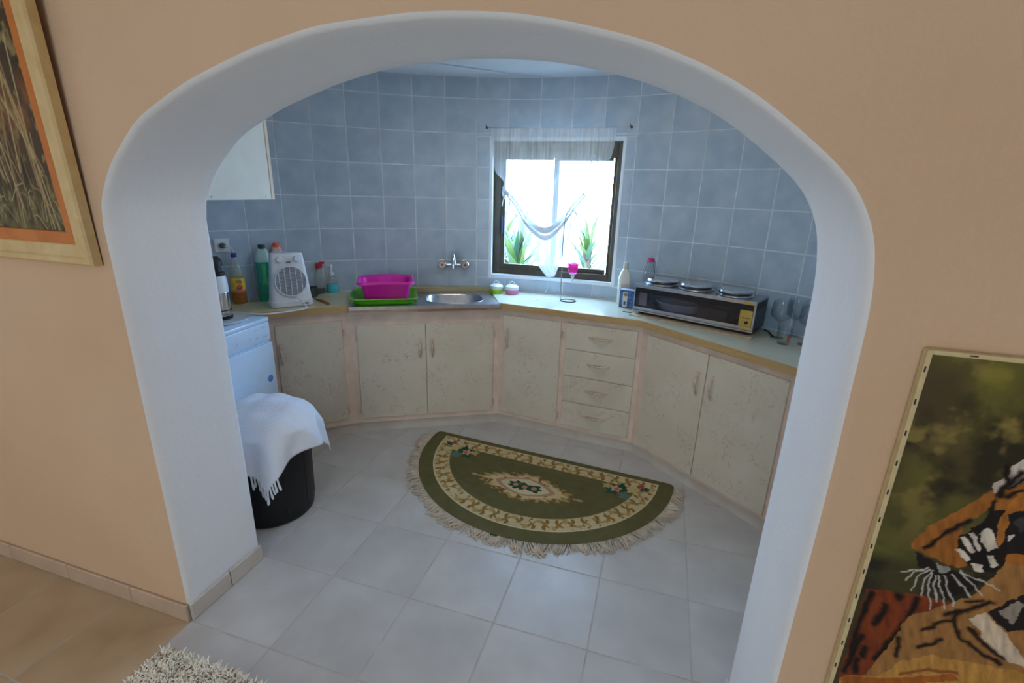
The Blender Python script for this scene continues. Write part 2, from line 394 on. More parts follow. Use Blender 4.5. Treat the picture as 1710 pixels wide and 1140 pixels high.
# ceilings, floor
mb = MB(); mb.prism([cyl(a, ro, 0)[:2] for a in angs]+[(XL+.8, DW), (XR-.9, DW)], ZC, ZC+.1); struct(mb.build('ceiling', M_CEIL), 'white kitchen ceiling', 'ceiling')
mb = MB(); mb.box(XL-.1, XR+.1, -4.3, 0, TOPZ, TOPZ+.1); struct(mb.build('ceiling_living', M_CEIL), 'white living room ceiling', 'ceiling')
mb = MB(); mb.box(XL-.1, XR+.1, -4.3, 2.7, -.12, -.0011); fl = struct(mb.build('floor', M_FGROUT), 'square tiled floor running through the arch', 'floor')
FT = .3635
def ftile(w, d, m):
    b = MB(); g = .0022; c = .0016
    b.add([(g, g, -.004), (w-g, g, -.004), (w-g, d-g, -.004), (g, d-g, -.004), (g+c, g+c, 0), (w-g-c, g+c, 0), (w-g-c, d-g-c, 0), (g+c, d-g-c, 0)],
          [(4, 5, 6, 7), (0, 1, 5, 4), (1, 2, 6, 5), (2, 3, 7, 6), (3, 0, 4, 7)])
    return b.mesh('floor_tile', m)
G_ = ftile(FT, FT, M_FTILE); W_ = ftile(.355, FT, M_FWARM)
for i in range(-4, 9):
    for j in range(0, 6): put('floor_tile', G_, fl, (.006+FT*i, -.003+FT*j, 0))
for i in range(0, 9):
    for j in range(-4, 0): put('floor_tile', G_, fl, (.006+FT*i, -.003+FT*j, 0))
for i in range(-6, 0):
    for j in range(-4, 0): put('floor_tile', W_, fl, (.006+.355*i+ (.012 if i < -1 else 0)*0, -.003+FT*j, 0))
# skirting
def skirt(name, pts_len, loc, rz, cuts, label, mt=None):
    root = struct(bpy.data.objects.new(name, None), label, 'baseboard'); COL.objects.link(root); root.location = loc; root.rotation_euler = (0, 0, rz)
    for a, b in zip(cuts, cuts[1:]):
        MB().box(a+.0015, b-.0015, -.012, 0, 0, .074, .003).build('skirting_tile', mt or M_SKIRT, root)
    return root
M_SKIRT2 = tile_mat('beige_skirting_tile', (188, 164, 142), (198, 174, 152), (206, 182, 160), .4, .05, 8, .02)
skirt('baseboard_front', 0, (0, 0, 0), 0, [-2.4, -2.05, -1.70, -1.35, -1.0, -.645, -.29, 0], 'beige tile skirting along the apricot wall', M_SKIRT2)
skirt('baseboard_left', 0, (-.001, 0, 0), pi/2, [.0, .18, .348], 'pale tile skirting inside the left arch jamb')
skirt('baseboard_right', 0, (1.931, .348, 0), -pi/2, [.0, .17, .348], 'pale tile skirting inside the right arch jamb')
skirt('baseboard_front_right', 0, (1.93, 0, 0), 0, [0, .36, .72, 1.08, 1.44, 1.8, 2.2], 'beige tile skirting under the tiger canvas', M_SKIRT2)
# living room walls behind the camera, with openings that the added blinds close off
def holed(name, axis, at, u0, u1, z1, holes, label):
    m = MB(); us = sorted({u0, u1} | {h[0] for h in holes} | {h[1] for h in holes}); zz = sorted({0, z1} | {h[2] for h in holes} | {h[3] for h in holes})
    for a, b in zip(us, us[1:]):
        for c, d in zip(zz, zz[1:]):
            if any(h[0] <= a and b <= h[1] and h[2] <= c and d <= h[3] for h in holes): continue
            if axis == 'x': m.box(at-.05, at+.05, a, b, c, d)
            else: m.box(a, b, at-.05, at+.05, c, d)
    return struct(m.build(name, M_PEACH), label, 'wall')
holed('wall_left', 'x', XL-.05, -4.3, 0, TOPZ, [(-2.9, -.9, .05, 2.1)], 'apricot living room wall with the patio door')
holed('wall_right', 'x', XR+.05, -4.3, 0, TOPZ, [], 'plain apricot living room side wall')
holed('wall_rear', 'y', -4.25, XL, XR, TOPZ, [(0, 2.4, .7, 2.0)], 'apricot living room wall with the wide window')
# unseen lamp added under the kitchen ceiling as fill light
kl = thing('added_fill_lamp', 'unseen round lamp added as fill light in the kitchen', 'lamp', (.95, 1.05, ZC))
MB().lathe([(.20, 0), (.20, -.03), (.185, -.035)], n=40).build('fill_lamp_base', M_WPL, kl)
def lampglow():
    k = N('fill_lamp_diffuser'); k.p.inputs['Base Color'].default_value = (1, 1, 1, 1); k.p.inputs['Emission Color'].default_value = (1, .92, .80, 1); k.p.inputs['Emission Strength'].default_value = 14; return k.m
MB().lathe([(.185, -.032), (.17, -.06), (.12, -.08), (0, -.09)], n=40).build('diffuser', lampglow(), kl)
# opaque blinds added unseen in the living room openings to block sky light
b_ = MB().box(XL-.055, XL-.045, -2.9, -.9, .05, 2.1).build('added_blind_left', plain('white_blind', (236, 230, 220), .9)); struct(b_, 'unseen blind added to block sky light at the patio door', 'blind')
b_ = MB().box(0, 2.4, -4.255, -4.245, .7, 2.0).build('added_blind_rear', plain('white_blind', (236, 230, 220), .9)); struct(b_, 'unseen blind added to block sky light at the rear window', 'blind')
# ------------------------------------------------------------------ kitchen window
win = struct(bpy.data.objects.new('window_1', None), 'brown aluminium sliding window in a white reveal', 'window'); COL.objects.link(win)
mb.add
rv = MB()
for a in (WA0, WA1): rv.add([cyl(a, RW-.002, WZ0), cyl(a, ro, WZ0), cyl(a, ro, WZ1), cyl(a, RW-.002, WZ1)], [(0, 1, 2, 3)])
for z in (WZ0, WZ1):
    for a0, a1 in zip(wins, wins[1:]): rv.add([cyl(a0, RW-.002, z), cyl(a1, RW-.002, z), cyl(a1, ro, z), cyl(a0, ro, z)], [(0, 1, 2, 3)])
def trim_arc(z0, z1, a_lo, a_hi, n=14):
    for i in range(n):
        a0 = a_lo+(a_hi-a_lo)*i/n; a1 = a_lo+(a_hi-a_lo)*(i+1)/n
        q = [cyl(a0, RW-.002, z0), cyl(a1, RW-.002, z0), cyl(a1, RW-.002, z1), cyl(a0, RW-.002, z1), cyl(a0, RW+.008, z0), cyl(a1, RW+.008, z0), cyl(a1, RW+.008, z1), cyl(a0, RW+.008, z1)]
        rv.add(q, [(0, 1, 2, 3), (0, 4, 5, 1), (3, 2, 6, 7)]+([(0, 3, 7, 4)] if i == 0 else [])+([(1, 5, 6, 2)] if i == n-1 else []))
trim_arc(tz0, WZ0, ta0, ta1); trim_arc(WZ1, tz1, ta0, ta1); trim_arc(WZ0, WZ1, ta0, WA0, 2); trim_arc(WZ0, WZ1, WA1, ta1, 2)
rv.build('white_reveal', plain('white_window_paint', (232, 236, 240), .5, 0, .4, .01), win)
YW = 2.435     # plane of the aluminium frame
x0, x1 = WX0-.03, WX1+.03
o = MB().box(x0, x0+.062, YW-.03, YW+.03, WZ0, WZ1, .003).box(x1-.062, x1, YW-.03, YW+.03, WZ0, WZ1, .003).box(x0+.062, x1-.062, YW-.03, YW+.03, WZ0, WZ0+.045, .003).box(x0+.062, x1-.062, YW-.03, YW+.03, WZ1-.10, WZ1, .003).build('outer_frame', M_BROWN, win)
def sash(xa, xb, yy):
    za, zb = WZ0+.045, WZ1-.10
    s_ = MB().box(xa, xa+.03, yy-.012, yy+.012, za, zb, .002).box(xb-.022, xb, yy-.012, yy+.012, za, zb, .002).box(xa+.03, xb-.03, yy-.012, yy+.012, za, za+.03, .002).box(xa+.03, xb-.03, yy-.012, yy+.012, zb-.02, zb, .002).build('sash', M_BROWN, win)
    MB().box(xa+.03, xb-.03, yy-.002, yy+.002, za+.03, zb-.02).build('pane', M_PANE, s_)
    return s_
s1 = sash(x0+.062, .806, YW-.014); s2 = sash(.782, x1-.062, YW+.014)
MB().box(x0+.066, x0+.082, YW-.040, YW-.026, 1.30, 1.43, .003).build('latch', plain('blue_black_latch', (40, 46, 70), .4), s1)

# ------------------------------------------------------------------ fitted cabinets
pB, pC, pD, pE = (-.275, 1.485), (.562, 1.958), (1.502, 1.855), (2.50, 1.026)
pA = (pB[0]-.72*.55, pB[1]-.69*.55); ZT = .892; ZU = .857
RB = RW-.012
def frame(a, b):
    t = np.array(b)-np.array(a); ln = float(np.linalg.norm(t)); t = t/ln
    return ln, atan2(t[1], t[0])
def arc_between(p, q, r=RB, n=10):
    a0 = atan2(p[1]-CY, p[0]-CX); a1 = atan2(q[1]-CY, q[0]-CX)
    return [(CX+r*cos(a0+(a1-a0)*i/n), CY+r*sin(a0+(a1-a0)*i/n)) for i in range(n+1)]
def radial(p, r=RB):
    a = atan2(p[1]-CY, p[0]-CX); return (CX+r*cos(a), CY+r*sin(a))
def to_local(pts, a, rz):
    c, s_ = cos(-rz), sin(-rz); return [((x-a[0])*c-(y-a[1])*s_, (x-a[0])*s_+(y-a[1])*c) for x, y in pts]
def bow(length, vertical):
    m = MB(); pts = []; rr = []
    for i in range(13):
        t = -1+2*i/12; z = t*length/2; y = -.022*(1-t*t)-.001; pts.append((0, y, z) if vertical else (z, y, 0)); rr.append(.0045+.0035*(1-abs(t)))
    m.tube(pts, rr, 8)
    for t in (-1, 1):
        m.box(*((-.008, .008, -.004, .001, t*length/2-.012, t*length/2+.012) if vertical else (t*length/2-.012, t*length/2+.012, -.004, .001, -.008, .008)))
    return m
BV = bow(.115, True).mesh('handle', M_HANDLE); BH = bow(.125, False).mesh('handle', M_HANDLE)
def cabinet(a, b, label, backs, hollow=False):
    ln, rz = frame(a, b); root = thing('base_cabinet', label, 'cabinet', (a[0], a[1], 0), rz, 'fitted base cabinets')
    loc = to_local(backs, a, rz)
    if hollow: MB().box(0, ln, 0, .018, .076, ZU-.001).box(0, .016, .018, .36, .094, ZU-.04).box(ln-.016, ln, .018, .33, .094, ZU-.04).box(0, ln, .018, .36, .076, .094).build('body', M_FRAME, root)
    else: MB().prism([(0, 0), (ln, 0)]+loc, .076, ZU-.001).build('body', M_FRAME, root)
    tk = to_local(backs, a, rz)
    k = MB().prism([(-.006, .018), (ln+.006, .018)]+[(x*.96+ln*.02, y-.03) for x, y in tk], 0, .0755)
    k.build('toe_kick', M_SKIRT, root)
    return root, ln
def door(root, u0, u1, z0, z1, hu, hz, hinge=None):
    d = MB().box(u0, u1, -.009, .0, z0, z1, .002).build('door', M_DOOR, root); d.location.y = -.0005
    put('handle', BV, d, (hu, -.009, hz))
    if hinge is not None:
        for z in (z0+.06, z1-.08): MB().tube([(hinge, -.010, z-.022), (hinge, -.010, z+.022)], .0045, 8).build('hinge', M_HANDLE, d)
    return d
def drawer(root, u0, u1, z0, z1):
    d = MB().box(u0, u1, -.009, .0, z0, z1, .002).build('drawer', M_DOOR, root); d.location.y = -.0005
    put('handle', BH, d, ((u0+u1)/2, -.009, (z0+z1)/2+.005)); return d
def perp(p, off=0):    # straight back from a sink corner to the wall
    lnS, aS = frame(pB, pC); n_ = (-sin(aS), cos(aS)); p = (p[0]+off*cos(aS), p[1]+off*sin(aS)); dx, dy = p[0]-CX, p[1]-CY
    b = dx*n_[0]+dy*n_[1]; t = -b+sqrt(b*b-(dx*dx+dy*dy-RB*RB)); return (p[0]+n_[0]*t, p[1]+n_[1]*t)
rA = (CX+RB*cos(radians(155.5)), CY+RB*sin(radians(155.5)))
c1, L1 = cabinet(pA, pB, 'single door base cabinet between the dishwasher and the sink', arc_between(radial(pB), rA))
door(c1, .118, .497, .118, .797, .138, .615, .502)
c2, L2 = cabinet(pB, pC, 'two door base cabinet under the steel sink', arc_between(radial(pC), radial(pB)), True)
door(c2, .035, .4665, .112, .757, .428, .59, .031); door(c2, .470, .921, .112, .757, .508, .59, .925)
c3, L3 = cabinet(pC, pD, 'base cabinet with one door and four drawers under the window', arc_between(radial(pD), radial(pC)))
door(c3, .033, .437, .105, .810, .068, .652, .447)
for z0, z1 in ((.645, .815), (.465, .638), (.284, .458), (.106, .276)): drawer(c3, .470, .918, z0, z1)
c4, L4 = cabinet(pD, pE, 'two door base cabinet under the countertop oven', arc_between(radial(pE), radial(pD)))
door(c4, .05, .458, .095, .812, .415, .635); door(c4, .463, .88, .095, .812, .502, .64); door(c4, .90, L4-.04, .095, .812, .94, .64)
# worktops
def offset_pts(pts, d):
    out = []
    for i, p in enumerate(pts):
        ns = []
        for j in (i-1, i):
            if 0 <= j < len(pts)-1:
                t = np.array(pts[j+1])-np.array(pts[j]); t /= np.linalg.norm(t); ns.append(np.array([t[1], -t[0]]))
        n = sum(ns); n /= np.linalg.norm(n); k = 1/max(.3, n@ns[0]); out.append(tuple(np.array(p)+n*d*k))
    return out
def worktop(name, pts, backs, label, mtop):
    root = thing(name, label, 'worktop'); f = offset_pts(pts, .032); f2 = offset_pts(pts, .026)
    MB().prism(list(f2)+backs, ZU, ZT).build('slab', mtop, root)
    m = MB()
    for i in range(len(f)-1): m.prism([f[i], f[i+1], f2[i+1], f2[i]], ZU-.006, ZT-.0012)
    m.build('edge_strip', M_EDGE, root); return root
fB = perp(pB, -.001); fC = perp(pC, .001)
worktop('worktop', [pA, (pB[0]-.004, pB[1]-.003)], arc_between(fB, rA), 'short cream worktop holding the fan heater and bottles', M_TOP)
worktop('worktop', [(pC[0]+.003, pC[1]-.0005), pD, pE], arc_between(radial(pE), fC, n=24), 'long pale worktop under the window and countertop oven', M_TOPR)
# sink
sinkL, sr = frame(pB, pC)
sk = thing('sink_unit', 'stainless steel sink with drainer and rounded bowl', 'sink', (pB[0], pB[1], 0), sr)
bx, by, bw, bd = .672, .148, .185, .138
def sup(a, s_=1., p=3.2):
    c, d = cos(a), sin(a); r = (abs(c)**p+abs(d)**p)**(-1/p); return (bx+bw*s_*r*c, by+bd*s_*r*d)
nn = 56; X0, X1, Y0, Y1 = .003, sinkL-.004, -.048, .383
def outer(a):
    c, d = cos(a), sin(a); t = min(((X1-bx) if c > 0 else (X0-bx))/c if abs(c) > 1e-9 else 9, ((Y1-by) if d > 0 else (Y0-by))/d if abs(d) > 1e-9 else 9)
    return (bx+c*t, by+d*t)
an = [2*pi*i/nn for i in range(nn)]+[atan2(y-by, x-bx) % (2*pi) for x in (X0, X1) for y in (Y0, Y1)]; an = sorted(an)
zs_ = ZT-.004
R0 = [(*outer(a), zs_) for a in an]; R1 = [(*sup(a, 1.03), zs_) for a in an]; R2 = [(*sup(a, 1.0), zs_-.006) for a in an]; R3 = [(*sup(a, .93), zs_-.12) for a in an]; R4 = [(*sup(a, .80), zs_-.14) for a in an]
mbk = MB(); n = len(an)
for a, b, sm in ((R0, R1, False), (R1, R2, True), (R2, R3, True), (R3, R4, True)): mbk.add(a+b, [(i, (i+1) % n, n+(i+1) % n, n+i) for i in range(n)], sm)
mbk.add(R4, [tuple(range(n))])
mbk.box(X0, X1, Y0-.002, Y0, ZT-.045, zs_); mbk.box(X0, X0+.002, Y0, 0, ZT-.034, zs_); mbk.box(X1-.002, X1, Y0, 0, ZT-.034, zs_)
o = mbk.build('basin', M_STEEL, sk)
rim = MB().tube([(*sup(a, 1.035), zs_+.001) for a in an], .003, 6, closed=True).build('bowl_rim', M_STEEL, sk)
for i in range(6): MB().box(.06, .42, .03+i*.055, .042+i*.055, zs_, zs_+.003, .001).build('drainer_ridge', M_STEEL, sk)
MB().lathe([(.0, .004), (.02, .004), (.03, .0)], (bx+.06, by+.02, zs_-.139), 20).build('drain', M_DARK, sk)
MB().box(.005, sinkL-.005, Y0-.0035, Y0-.0022, ZT-.042, ZT-.026).build('front_band', plain('worn_band', (168, 140, 110), .5, .3), sk)
MB().box(.42, sinkL-.1, Y0-.0048, Y0-.0036, ZT-.042, ZT-.028).build('tape_strip', plain('brown_tape', (142, 104, 84), .5), sk)
lg = MB().prism(to_local(arc_between(perp(pC, -.003), perp(pB, .003)), pB, sr)+[(.003, .388), (sinkL-.003, .388)], ZT-.03, ZT+.024).build('ledge_strip', M_LEDGE)
lg.location = (pB[0], pB[1], 0); lg.rotation_euler = (0, 0, sr); tag(lg, 'narrow wooden ledge behind the sink along the tiles', 'ledge')

# ------------------------------------------------------------------ tap
ta = atan2(2.228-CY, .111-CX); tp = cyl(ta, RW, 1.078)
tap = thing('mixer_tap', 'chrome wall mixer tap with two round handles above the sink', 'tap', tp, ta-pi/2)
RX = Matrix.Rotation(pi/2, 4, 'X')   # lathe axis -> -Y (out of the wall)
for s_, ring_c in ((-1, M_RED), (1, M_BLUECAP)):
    mm = Matrix.Translation((s_*.082, 0, 0)) @ RX
    MB().lathe([(.036, 0), (.034, .006), (.016, .010), (.014, .03)], n=24, mat=mm).build('escutcheon', M_CHROME, tap)
    h = MB().lathe([(.014, .03), (.030, .034), (.032, .045), (.030, .060), (.024, .066), (.0, .066)], n=20, mat=mm).build('knob', M_CHROME, tap)
    MB().lathe([(.008, .066), (.007, .0685), (0, .0685)], n=16, mat=mm).build('indicator', ring_c, h)
MB().tube([(-.082, -.026, 0), (.082, -.026, 0)], .016, 12).build('mixer_body', M_CHROME, tap)
MB().tube(smooth_path([(0, -.03, .005), (0, -.04, .05), (0, -.075, .088), (0, -.12, .075), (.003, -.145, .03), (.003, -.150, -.01)], 5), .015, 12).build('spout', M_CHROME, tap)

# ------------------------------------------------------------------ washing-up tub and tray on the drainer
def loc2w(u, v): return (pB[0]+u*cos(sr)-v*sin(sr), pB[1]+u*sin(sr)+v*cos(sr))
x_, y_ = loc2w(.213, .150)
tr = thing('draining_tray', 'lime green plastic draining tray under the pink tub', 'tray', (x_, y_, ZT-.001), sr)
m = MB(); sec = [(.36, .30, .0), (.40, .335, .034), (.425, .36, .040), (.425, .36, .034), (.40, .335, .028), (.355, .295, .006)]
m.loft([rrect(a, b, .05, z, 6) for a, b, z in sec], True, False); m.add(rrect(.355, .295, .05, .006, 6), [tuple(range(28))]); m.build('tray_body', M_GREEN, tr)
for sx in (-1, 1):
    for sy in (-1, 1): MB().lathe([(.012, 0), (.012, .004)], (sx*.14, sy*.11, -.0005), 12).build('foot', M_GREEN, tr)
x_, y_ = loc2w(.225, .165)
tb = thing('washing_up_tub', 'bright magenta rectangular plastic tub standing in the green tray', 'tub', (x_, y_, ZT+.0065), sr+.03)
def wav(w, d, z):
    return [(x, y, z+.007*cos(pi*x/(w/2))*(-1 if abs(y) > .8*d/2 else 0)+.0) for x, y, z in rrect(w, d, .045, z, 8)]
def rr2(w, d, z, r=.045): 
    out = []
    P_ = rrect(w, d, r, z, 8); 
    for i in range(len(P_)):
        a = P_[i]; b = P_[(i+1) % len(P_)]; out.append(a)
        if (Vector(a)-Vector(b)).length > .08:
            for k in range(1, 8): out.append(tuple(Vector(a).lerp(Vector(b), k/8)))
    return out
def dip(ps, amp): return [(x, y, z+(amp*max(0, cos(x*9.5))**2 if abs(y) > .09 else 0)) for x, y, z in ps]
m = MB(); m.loft([rr2(.265, .215, 0), rr2(.27, .22, .005), rr2(.315, .262, .118), dip(rr2(.34, .29, .128), .005), dip(rr2(.355, .305, .126), .005), dip(rr2(.357, .307, .112), .005), dip(rr2(.35, .30, .112), .005), dip(rr2(.338, .286, .122), .005), rr2(.305, .255, .115), rr2(.262, .21, .008)], True, True)
m.build('tub_body', M_PINK, tb)

# ------------------------------------------------------------------ items on the window worktop
def lidded(x, y, mcol, label):
    r = thing('candle_jar', label, 'jar', (x, y, ZT))
    MB().lathe([(.044, 0), (.047, .006), (.047, .028), (.042, .034)], n=28).build('jar_base', mcol, r)
    MB().lathe([(.047, .030), (.049, .034), (.048, .050), (.036, .060), (.0, .060)], n=28).build('lid', M_WPL, r)
    MB().tube(smooth_path([(-.022, 0, .060), (-.016, 0, .078), (0, 0, .085), (.016, 0, .078), (.022, 0, .060)], 4), .0035, 8).build('lid_handle', M_WPL, r)
M_LIME = plain('green_gel', (140, 200, 40), .3); M_ROSE = plain('rose_gel', (206, 130, 178), .3)
lidded(.440, 2.235, M_LIME, 'small white lidded jar with a green base by the window'); lidded(.552, 2.255, M_ROSE, 'small white lidded jar with a pink base by the window')
for px, py, rr, wh in ((893, 501, .012, 'leftmost'), (901, 500, .010, 'middle one'), (913, 498, .011, 'rightmost')):
    q = onz(px, py, ZT); o = MB().lathe([(rr, 0), (rr, .003), (rr*.5, .006), (0, .006)], n=14).build('bottle_cap', M_CHROME); o.location = tuple(q[:2])+(ZT+.0003,)
    tag(o, wh+' of three tiny silver caps lying on the worktop below the curtain tail', 'cap', 'silver caps on the worktop')
# candle hanger
cx_, cy_ = 1.00, 2.17
ch = thing('candle_hanger', 'wire stand with a pink glass tealight cup hanging on a chain', 'candle holder', (cx_, cy_, ZT))
MB().tube([(-.02+.052*cos(a), .0+.045*sin(a), .0035) for a in [2*pi*i/28 for i in range(28)]], .003, 6, closed=True).build('base_ring', M_DARK, ch)
MB().tube(smooth_path([(-.072, 0, .004), (-.078, 0, .05), (-.075, 0, .20), (-.078, 0, .40), (-.07, 0, .55), (-.035, 0, .60), (0, 0, .57), (.006, 0, .53)], 6), .0032, 8).build('stem', M_STEEL, ch)
z0_ = .255
for i in range(14):
    z = z0_+.02+i*.0185
    MB().tube([(.006+.0035*cos(a)*(i % 2), .0035*cos(a)*((i+1) % 2), z+.0115*sin(a)) for a in [2*pi*k/8 for k in range(8)]], .0012, 5, closed=True).build('chain_link', M_DARK, ch)
MB().lathe([(.008, .18), (.014, .19), (.026, .195), (.033, .215), (.034, .24), (.036, .258), (.033, .258), (.031, .24), (.029, .215), (.02, .20), (0, .20)], (.0, 0, 0), 24).build('glass_cup', M_PINKGLASS, ch)
MB().lathe([(.0, .13), (.004, .135), (.009, .15), (.005, .158), (.011, .168), (.007, .175), (.022, .186), (.024, .192), (.0, .193)], n=16).build('metal_finial', M_STEEL, ch)
MB().tube([(.0, .036, .257), (.006, .0, .276), (.0, -.036, .257)], .001, 5).build('hanger_wire', M_DARK, ch)

# bleach bottle, carton, swing-top bottle
bx_, by_ = 1.338, 2.245
b = thing('bleach_bottle', 'ivory white plastic bleach bottle beside the window', 'bottle', (bx_, by_, ZT), .3); H_ = zat(1048, 437, bx_, by_)-ZT
m = MB(); m.loft([rrect(.078*k, .058*k, .02*k, z, 5) for k, z in ((.94, 0), (1, .006), (1, H_*.62), (.97, H_*.66), (.8, H_*.74), (.5, H_*.81), (.40, H_*.84))]); m.build('bottle_body', M_IVORY, b)
MB().lathe([(.017, H_*.84), (.017, H_*.86), (.0155, H_*.99), (.0, H_)], n=18).build('cap', plain('grey_cap', (200, 196, 186), .4), b)
MB().box(-.028, .028, -.0300, -.0292, H_*.18, H_*.50).build('paper_label', plain('beige_paper_label', (216, 204, 194), .6), b)
MB().lathe([(.011, 0), (.011, .0006), (0, .0006)], n=18, mat=Matrix.Translation((-.004, -.0300, H_*.36)) @ RX).build('blue_emblem', plain('blue_print', (70, 84, 170), .6), b)
for i in range(6): MB().tube([(-.0395, -.016, H_*(.36+i*.05)), (-.0395, .016, H_*(.36+i*.05))], .0022, 5).build('grip_rib', M_IVORY, b)
q0, q1 = onz(1033, 512, ZT), onz(1060, 516, ZT); ln_ = float(np.linalg.norm((q1-q0)[:2])); rz_ = atan2(q1[1]-q0[1], q1[0]-q0[0])
bh = .115; c_ = thing('carton', 'small blue and white printed carton standing at the oven corner', 'carton', (q0[0], q0[1], ZT), rz_)
MB().box(0, ln_*.92, 0, .055, 0, bh, .0015).build('carton_body', plain('carton_blue', (62, 96, 146), .55, 0, .4, .35, 40), c_)
MB().box(.002, ln_*.92-.002, .002, .053, bh, bh+.003).build('carton_top', plain('carton_pale', (190, 214, 236), .5), c_)
MB().box(.022, .052, -.0008, -.0001, .004, bh-.012).build('printed_panel', plain('panel_white', (206, 206, 202), .6), c_)
MB().lathe([(.013, 0), (.013, .0006), (0, .0006)], n=18, mat=Matrix.Translation((.040, -.0008, bh-.028)) @ RX).build('printed_emblem', plain('gold_print', (136, 118, 76), .6), c_)
MB().box(.030, .044, -.0016, -.0009, .018, .042).build('printed_text_block', plain('ink_grey', (84, 90, 104), .6), c_)
bx_, by_ = 1.492, 2.232
b = thing('swing_top_bottle', 'clear glass bottle with a pink swing stopper behind the oven', 'bottle', (bx_, by_, ZT)); H_ = zat(1086, 430, bx_, by_)-ZT
MB().lathe([(.036, .0), (.038, .008), (.039, H_*.60), (.037, H_*.66), (.020, H_*.84), (.0145, H_*.90), (.017, H_*.89), (.017, H_*.92)], n=26).build('bottle_glass', M_GLASS, b)
MB().lathe([(.0, H_*.915), (.021, H_*.92), (.023, H_*.95), (.020, H_*.985), (.0, H_)], n=20).build('stopper', plain('pink_stopper', (206, 40, 110), .4), b)
for s_ in (-1, 1): MB().tube(smooth_path([(s_*.018, 0, H_*.955), (s_*.025, -.003, H_*.92), (s_*.021, -.006, H_*.85), (s_*.034, -.012, H_*.70)], 4), .0017, 6).build('wire_bail', M_DARK, b)
o = MB().box(0, .09, -.006, .006, 0, .003, .001).build('handle', M_BROWN)
q = onz(1040, 520, ZT); o.location = (q[0], q[1], ZT+.0003); o.rotation_euler = (0, 0, -.35); o.name = 'butter_knife'; tag(o, 'small knife lying on the worktop before the blue carton', 'knife')

# ------------------------------------------------------------------ countertop oven with three hot plates
OA, OB = np.array((1.420, 1.975)), np.array((2.055, 1.692)); OL = float(np.linalg.norm(OB-OA)); orz = atan2(*(OB-OA)[::-1]); OD = .215; OZ0, OZ1 = ZT+.022, 1.083
ov = thing('countertop_oven', 'low black countertop oven with gold control panel and three hot plates', 'oven', (OA[0], OA[1], 0), orz)
MB().box(0, OL, .012, OD, OZ1-.012, OZ1, .002).build('top_panel', plain('oven_top_grey', (136, 142, 150), .32, .6), ov)
MB().box(0, OL, .012, OD, OZ0, OZ0+.01, .002).build('bottom_panel', M_DARK, ov)
MB().box(0, OL, OD-.01, OD, OZ0+.01, OZ1-.012).build('back_panel', M_DARK, ov)
MB().box(0, .01, .012, OD-.01, OZ0+.01, OZ1-.012).build('side_panel', M_DARK, ov)
sp_ = MB().box(OL-.01, OL, .012, OD-.01, OZ0+.01, OZ1-.012).build('side_panel', M_DARK, ov)
MB().box(OL, OL+.001, .03, OD-.02, OZ0+.12, OZ1-.014).build('vent_band', M_BLACK, sp_)
dr_ = MB().box(0, OL, 0, .012, OZ1-.022, OZ1, .002).box(0, OL, 0, .012, OZ0, OZ0+.010, .002).box(0, OL, -.001, .012, OZ0+.012, OZ0+.030, .002).box(0, .008, 0, .012, OZ0+.030, OZ1-.022).box(OL-.010, OL, 0, .012, OZ0+.030, OZ1-.022).build('front_frame', M_STEEL, ov)
MB().box(.008, OL-.010, .003, .010, OZ1-.050, OZ1-.022).build('black_band', M_BLACK, ov)
MB().box(.008, OL-.075, .004, .008, OZ0+.030, OZ1-.050).build('oven_window', M_OVGLASS, ov)
cp = MB().box(OL-.075, OL-.012, .002, .010, OZ0+.030, OZ1-.052, .001).build('control_panel', M_GOLD, ov)
MB().lathe([(.0085, 0), (.0075, .010), (0, .010)], n=16, mat=Matrix.Translation((OL-.036, .002, OZ0+.052)) @ RX).build('knob', M_BLACK, cp)
MB().box(OL-.062, OL-.022, .0015, .0022, OZ0+.075, OZ0+.078).build('scale_mark', M_DARK, cp)
for z in (OZ1-.019, OZ0+.014): MB().box(OL-.062, OL-.012, -.0018, -.0008, z, z+.014).build('gold_plate', M_GOLD, ov)
MB().box(.012, .06, .05, .06, OZ0+.03, OZ1-.06).build('reflector_plate', plain('pinkish_grey_metal', (206, 190, 188), .4), ov)
for x in (.04, OL-.04):
    for y in (.04, OD-.04): MB().lathe([(.012, ZT), (.012, OZ0)], (x, y, 0), 12).build('foot', M_BLACK, ov)
def ow(u, v, z): return (OA[0]+u*cos(orz)-v*sin(orz), OA[1]+u*sin(orz)+v*cos(orz), z)
dish = thing('baking_dish', 'oval grey dish stored inside the countertop oven', 'dish', ow(.235, .12, OZ0+.0105), orz)
MB().lathe([(.05, 0), (.062, .012), (.075, .055), (.078, .055), (.066, .012), (.05, .006), (0, .006)], n=28, sx=1.7, sy=.9).build('dish_body', plain('mauve_grey', (176, 166, 190), .4), dish)
MB().tube([(.135*cos(a), .072*sin(a), .056) for a in [2*pi*i/30 for i in range(30)]], .003, 6, closed=True).build('dish_rim', plain('pale_mauve', (224, 212, 214), .4), dish)
gt = thing('oven_tin', 'dark rectangular baking tin stored inside the countertop oven', 'tin', ow(.46, .12, OZ0+.0105), orz)
m = MB(); m.loft([rrect(.16, .12, .012, 0), rrect(.175, .135, .014, .07), rrect(.18, .14, .014, .072), rrect(.17, .13, .012, .068), rrect(.155, .115, .01, .004)], True, True); m.build('tin_body', plain('tin_grey', (84, 84, 90), .4, .4), gt)
